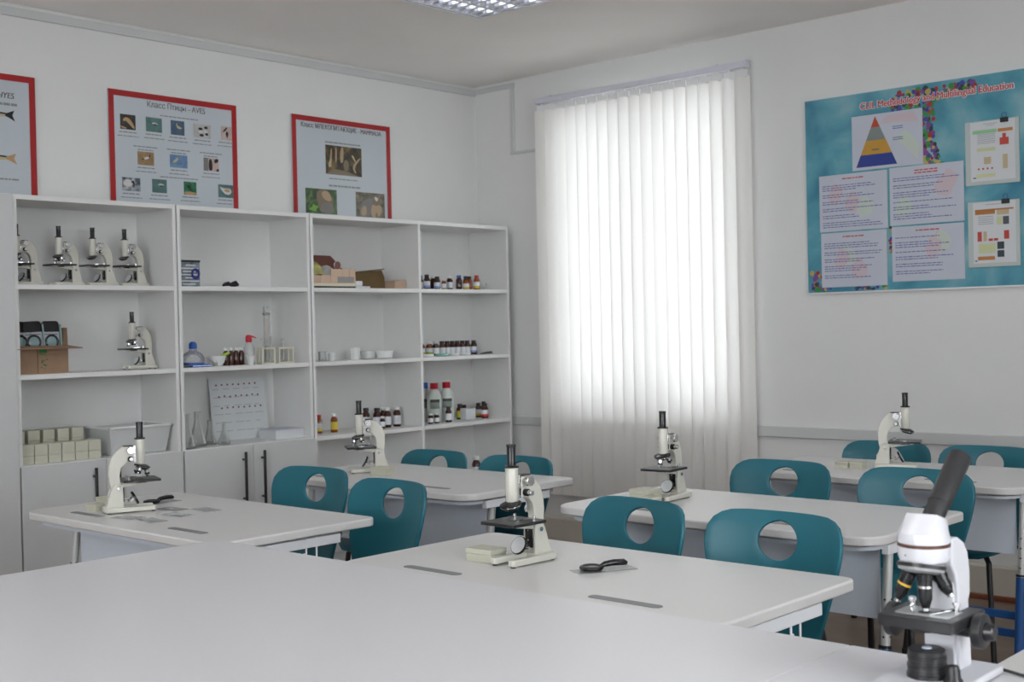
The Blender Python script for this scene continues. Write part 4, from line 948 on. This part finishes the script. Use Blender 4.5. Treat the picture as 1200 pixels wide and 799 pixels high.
# bookcase 2, cupboard top: flasks, leaning dotted sheet, paper box
FL = [(-5.46, 3.565, 1., 'leftmost glass conical flask nearest the front edge of the cupboard top'), (-5.53, 3.675, 1.02, 'tall glass conical flask second from the left on the cupboard top'), (-5.555, 3.765, .72, 'smallest glass conical flask on the cupboard top'), (-5.50, 3.815, .66, 'rightmost small glass conical flask before the dotted sheet')]
for (x, y, k, lab) in FL:
    lathe_thing('conical_flask', lab, 'flask', (x, y, SH[2]), [('flask_body', [(.040*k,0),(.046*k,.006*k),(.045*k,.014*k),(.017*k,.118*k),(.015*k,.130*k),(.015*k,.168*k),(.019*k,.174*k),(.014*k,.172*k),(.0135*k,.130*k),(.043*k,.014*k),(.0,.008*k)], 'glass', 24)], 'glass conical flasks')
lathe_thing('glass_funnel', 'narrow glass funnel tilted among the conical flasks', 'funnel', (-5.545, 3.84, SH[2]), [('cone', [(.030,0),(.031,.002),(.006,.055),(.005,.105),(.004,.105),(.005,.055),(.029,.004)], 'glass', 20)])
t = thing('dotted_sheet', 'white sheet with three rows of red dots leaning inside the cupboard niche', 'printed sheet', (-5.665, 3.865, SH[2]), pi/2)
t.rotation_euler = (R(-7), 0, pi/2)
mat('sheet_grey', (.66, .69, .70), .5, var=.02, scale=8); mat('dot', (.20, .015, .03), .5); mat('sheet_line', (.46, .50, .52), .5)
MB().box(0, .36, 0, .003, .0, .335).build('sheet', 'sheet_grey', t)
for r in range(3):
    for k in range(8):
        o = MB().lathe([(.0048,-.001),(.0048,.001)], (0,0,0), 10, rot=Matrix.Rotation(R(90), 3, 'X')).build('red_dot', 'dot', t) if (r == 0 and k == 0) else None
        if o: dot0 = o
        else: o = dot0.copy(); COL.objects.link(o); o.parent = t
        o.location = (.045+.012*r+.036*k, -.0012, .300-.062*r+random.uniform(-.002, .002))
s = MB()
for k in range(6):
    z = .275-.045*k
    for q in range(5): a = .02+.065*q; s.rect(a, a+random.uniform(.03, .058), z, z+.005, -.0006)
s.build('line_print', 'sheet_line', t, smooth=False, recalc=False)
t = thing('paper_box', 'flat white paper box at the right of the dotted sheet', 'box', (-5.46, 4.115, SH[2]), pi/2)
MB().box(0, .19, 0, .14, 0, .048).build('box_body', 'paper2', t, bevel=.001)
MB().box(-.001, .191, -.001, .141, .046, .052).build('lid', 'paper', t, bevel=.001)
# bookcase 3 left column, top shelf: pinkish carton with things, brown box
t = thing('kraft_carton', 'open pale brown carton with a clear front window on the top shelf', 'carton', (-5.46, 4.362, SH[0]), pi/2)
MB().box(0, .335, 0, .18, .0, .012).build('black_base', 'black_gloss', t); MB().box(0, .335, -.001, .18, .012, .028).build('lower_tray', 'rack_cream', t, bevel=.001)
s = MB(); s.box(0, .155, 0, .004, .028, .072); s.box(.155, .335, 0, .004, .028, .108); s.box(0, .335, .176, .18, .028, .108); s.box(.331, .335, .004, .176, .028, .108); s.box(0, .004, .004, .176, .028, .072)
s.build('carton_body', 'kraft_pink', t)
MB().box(.205, .322, -.003, 0, .032, .066).build('clear_window', 'plastic_clear', t)
for a in (.08, .155, .24, .29): MB().box(a, a+.0015, -.0012, 0, .03, .070 if a < .15 else .106).build('crease', 'box_side', t)
quad('maroon_lid', [(.145,.10,.108),(.335,.10,.108),(.300,.175,.195),(.115,.175,.195)], 'maroon', t)
mat('ylw_bag', (.48, .46, .16), .4, var=.4, scale=30)
t = thing('plastic_bag', 'yellow and clear plastic bag heaped in the pale brown carton', 'bag', (-5.52, 4.430, SH[0]+.04), pi/2)
bm = MB(); nn = 10; vs = []; fs = []
for i in range(nn+1):
    for j in range(nn+1):
        u, v = i/nn, j/nn; x = u*.14; y = v*.08; z = .115*(sin(pi*min(1, u*1.1+.1))**.5)*(.35+.65*sin(pi*v)**.6)+random.uniform(-.006, .006); vs.append((x, y, max(z, 0)))
fs = [(i*(nn+1)+j, (i+1)*(nn+1)+j, (i+1)*(nn+1)+j+1, i*(nn+1)+j+1) for i in range(nn) for j in range(nn)]
bm.add(vs, fs).build('bag_body', 'ylw_bag', t, recalc=False)
vs2 = [(x+.085, y-.005, z*.82) for x, y, z in vs]; MB().add(vs2, fs).build('bag_clear', 'bin', t, recalc=False)
t = thing('dial_gauge', 'small round glass dial lying in the pale brown carton', 'dial', (-5.50, 4.60, SH[0]+.108), pi/2)
MB().tube([(.024*cos(2*pi*k/20), 0, .022+.024*sin(2*pi*k/20)) for k in range(20)], .0025, 8, closed=True).build('rim', 'chrome', t)
MB().lathe([(.0,.002),(.022,.002),(.022,-.002),(0,-.002)], (0,0,.022), 20, rot=Matrix.Rotation(R(90), 3, 'X')).build('face', 'maroon', t)
t = thing('folded_cloth', 'small grey folded cloth between the two cartons on the top shelf', 'cloth', (-5.46, 4.705, SH[0]), pi/2)
MB().box(0, .105, 0, .10, 0, .014).box(.0, .055, .01, .09, .0145, .044).build('fold', 'label_white', t, bevel=.006, seg=3)
t = thing('brown_carton', 'dark brown open cardboard box tipped behind the folded cloth', 'carton', (-5.58, 4.80, SH[0]), pi/2)
MB().prism([(0,0),(.23,0),(.225,.075),(.205,.115),(.002,.095)], 'y', 0, .10).build('carton_body', 'cardboard_dark', t, bevel=.001)
quad('flap', [(.0,0,.097),(.205,0,.117),(.200,-.03,.120),(.0,-.03,.100)], 'cardboard_dark', t)
t = thing('small_carton', 'small pale brown box at the right end beside the dark brown box', 'box', (-5.50, 5.035, SH[0]), pi/2)
MB().box(0, .090, 0, .09, 0, .050).build('box_body', 'kraft_pink', t, bevel=.001); MB().box(.0, .09, -.0006, .09, .044, .0515).build('lid', 'kraft_pink', t)
# bookcase 3 left, middle shelf
lathe_thing('glass_beaker', 'small clear glass beaker at the left of the white cups shelf', 'beaker', (-5.55, 4.52, SH[1]), [('cup', [(.022,0),(.024,.003),(.024,.05),(.026,.054),(.0225,.052),(.022,.005),(0,.004)], 'glass_clear', 20)])
lathe_thing('porcelain_cup', 'small white porcelain cup next to the clear beaker', 'cup', (-5.55, 4.585, SH[1]), [('cup', [(.016,0),(.018,.004),(.021,.044),(.019,.044),(.015,.006),(0,.005)], 'white_plastic', 20)])
lathe_thing('porcelain_cup', 'taller white porcelain cup standing alone mid shelf', 'cup', (-5.55, 4.760, SH[1]), [('cup', [(.022,0),(.024,.004),(.028,.066),(.030,.070),(.026,.070),(.021,.008),(0,.006)], 'white_plastic', 24)])
for k, (x, y, lab) in enumerate(((-5.60, 4.905, 'left of two white evaporating dishes beside the shelf divider'), (-5.52, 4.96, 'right of two white evaporating dishes beside the shelf divider'))):
    lathe_thing('evaporating_dish', lab, 'dish', (x, y, SH[1]), [('dish', [(.036,0),(.044,.006),(.050,.042),(.056,.048),(.053,.048),(.042,.012),(0,.006)], 'white_plastic', 28)], 'white evaporating dishes')
# bookcase 3 left, third shelf: reagent bottles
G = 'brown bottles on the shelf behind the second row microscope'
vial(-5.58, 4.505, SH[2], 'brown bottle with a yellow band at the far left of its shelf', G, 'amber_light', 'cap_red', .019, .105, 'label_white', 'label_yellow')
vial(-5.56, 4.600, SH[2], 'lone brown bottle with a white cap and yellow label, second from the left', G, 'amber_light', 'white_plastic', .020, .108, 'label_yellow')
for k, (x, y, cap, l2) in enumerate(((-5.63, 4.900, 'cap_dark', None), (-5.56, 4.925, 'cap_dark', None), (-5.52, 4.930, 'white_plastic', None), (-5.59, 5.000, 'white_plastic', None), (-5.54, 4.985, 'white_plastic', None), (-5.55, 5.072, 'white_plastic', 'label_white'))):
    hh = .070 if k == 2 else .118
    vial(x, y, SH[2], ['brown dark capped bottle at the back left of the right hand bottle cluster', 'brown dark capped bottle at the front left of the bottle cluster', 'shortest brown bottle in the middle of the bottle cluster', 'brown white capped bottle at the back of the bottle cluster', 'brown white capped bottle at the front of the bottle cluster', 'brown white labelled bottle nearest the shelf divider'][k], G, 'amber', cap, .016 if k == 2 else .0235, hh, 'label_white', l2)
# bookcase 3 right, top shelf
G = 'brown bottles on the top shelf by the window wall'
for k, (x, y, h, body, cap, l1, l2) in enumerate(((-5.60,5.335,.090,'amber','cap_dark','label_white',None),(-5.52,5.315,.092,'amber','cap_dark','label_white','label_blue'),(-5.58,5.425,.088,'amber','white_plastic',None,None),(-5.53,5.412,.082,'amber','cap_dark','label_white','label_blue'),(-5.50,5.440,.066,'amber_light','white_plastic','label_white',None),
     (-5.54,5.530,.088,'amber','white_plastic','label_white',None),(-5.56,5.632,.095,'amber','cap_blue',None,None),(-5.53,5.665,.075,'amber_light','cap_dark','label_white','label_yellow'),(-5.59,5.725,.092,'amber','cap_dark','label_white',None),(-5.54,5.705,.088,'amber_light','cap_dark',None,None),(-5.52,5.752,.095,'amber_light','cap_red','label_white','label_yellow'))):
    vial(x, y, SH[0], ORD[k]+' bottle from the left among the brown bottles on the top right shelf'+(', blue capped' if cap == 'cap_blue' else ''), G, body, cap, .0195 if h > .07 else .015, h, l1, l2)
t = thing('glass_stopper', 'small clear glass stoppers at the right end of the top right shelf', 'stopper', (-5.53, 5.84, SH[0]))
MB().lathe([(.016,0),(.016,.014),(.006,.020),(.006,.028),(.012,.034),(.012,.044),(.0,.047)], (0,0,0), 16).build('stopper_body', 'glass_clear', t)
# middle shelf
G = 'brown bottles on the middle shelf by the window wall'
for k, (x, y, body, l1, l2) in enumerate(((-5.60,5.335,'amber_light','label_white','label_yellow'),(-5.60,5.400,'amber_light','label_white','label_green'),(-5.60,5.455,'amber','label_white',None),(-5.61,5.520,'amber','label_white',None),(-5.61,5.565,'amber','label_white',None),(-5.61,5.610,'amber','label_white',None),(-5.61,5.655,'amber','label_white',None),(-5.61,5.700,'amber','label_white',None),(-5.61,5.745,'amber','label_white',None),(-5.61,5.805,'amber','label_white','label_blue'))):
    vial(x, y, SH[1], ORD[k]+' brown bottle from the left in the straight row on the middle right shelf', G, body, 'cap_dark' if k > 2 else 'white_plastic', .021, .090, l1, l2)
for k, (x, y, mt, rx, lab) in enumerate(((-5.49,5.27,'white_plastic',.045,'white flat dish at the left front of the bottle row'),(-5.48,5.395,'mint',.045,'pale green flat dish in front of the bottle row'),(-5.49,5.505,'white_plastic',.034,'white flat dish in the middle before the bottle row'),(-5.50,5.61,'white_plastic',.038,'white flat dish at the right before the bottle row'))):
    lathe_thing('petri_dish', lab, 'dish', (x, y, SH[1]), [('dish', [(rx*.9,0),(rx,.003),(rx,.016),(rx*.96,.016),(rx*.95,.004),(0,.003)], mt, 24)], 'flat dishes before the bottle row')
t = thing('metal_tongs', 'dark metal tongs lying at the right end of the middle right shelf', 'tongs', (-5.53, 5.795, SH[1]), pi/2)
MB().tube([(0,0,.004),(.05,.008,.006),(.095,.002,.010)], [.003,.004,.007], 8).build('jaw', 'label_dark', t); MB().tube([(0,.012,.004),(.05,.008,.011),(.095,.016,.010)], [.003,.004,.007], 8).build('jaw', 'label_dark', t)
# third shelf: three tall bottles and small ones
for k, (y, cap, lab) in enumerate(((5.425,'cap_blue','tall clear bottle with a blue cap beside the shelf divider'),(5.408,'cap_red','tall clear bottle with a red cap in the middle of the three'),(5.530,'cap_red','tall clear bottle with a red cap at the right of the three'))):
    t = thing('reagent_bottle', lab, 'bottle', ((-5.683, -5.575, -5.590)[k], y, SH[2]), 0, 'tall clear reagent bottles')
    MB().lathe([(.044,0),(.046,.004),(.046,.160),(.037,.185),(.024,.200),(.022,.215)], (0,0,0), 26).build('bottle_body', 'milky', t)
    MB().lathe([(.024,.205),(.025,.207),(.025,.240),(.023,.242),(0,.242)], (0,0,0), 22).build('cap', cap, t)
    a0 = -75; seg = [R(a0+75*i/8) for i in range(9)]
    for nm, za, zb, mt in (('label', .085, .140, 'label_grey'), ('label_band', .124, .142, 'label_dark')):
        rr = .0464 if nm == 'label' else .0468
        MB().add([(rr*cos(a), rr*sin(a), z) for z in (za, zb) for a in seg], [(i, i+1, 10+i, 9+i) for i in range(8)]).build(nm, mt, t, recalc=False)
G = 'small bottles on the lower right shelf by the window wall'
for k, (x, y, h, r, l1, l2, lab) in enumerate(((-5.50,5.300,.062,.017,'label_white',None,'left of two tiny brown bottles before the tall clear bottles'),(-5.50,5.352,.062,.017,'label_white',None,'right of two tiny brown bottles before the tall clear bottles'),(-5.49,5.445,.098,.020,'label_white',None,'brown bottle alone before the right red capped bottle'),
     (-5.60,5.655,.098,.021,'label_yellow','label_green','brown bottle with yellow and green labels left of the white box'),(-5.62,5.715,.088,.020,'label_white','label_red','brown bottle half hidden by the small white box'),(-5.62,5.845,.092,.020,'label_white','label_yellow','brown bottle just right of the small white box'),
     (-5.52,5.800,.095,.022,'label_white','label_red','brown bottle with a red band near the right end of the lower shelf'),(-5.61,5.885,.10,.018,'label_white','label_yellow','brown bottle with a yellow band at the very right end of the lower shelf'))):
    vial(x, y, SH[2], lab, G, 'amber', 'cap_dark' if k > 1 else 'white_plastic', r, h, l1, l2)
t = thing('white_card_box', 'small white card box among the brown bottles on the lower right shelf', 'box', (-5.53, 5.640, SH[2]), pi/2)
MB().box(0, .085, 0, .05, 0, .068).build('box_body', 'paper2', t, bevel=.001); MB().box(-.0006, .0856, -.0006, .0506, .062, .0695).build('lid', 'paper2', t)
vial(-5.50, 5.690, .40, 'brown bottle low behind the two far left row chairs', 'bottle on the lowest open shelf', 'amber', 'white_plastic', .028, .15, 'label_white')
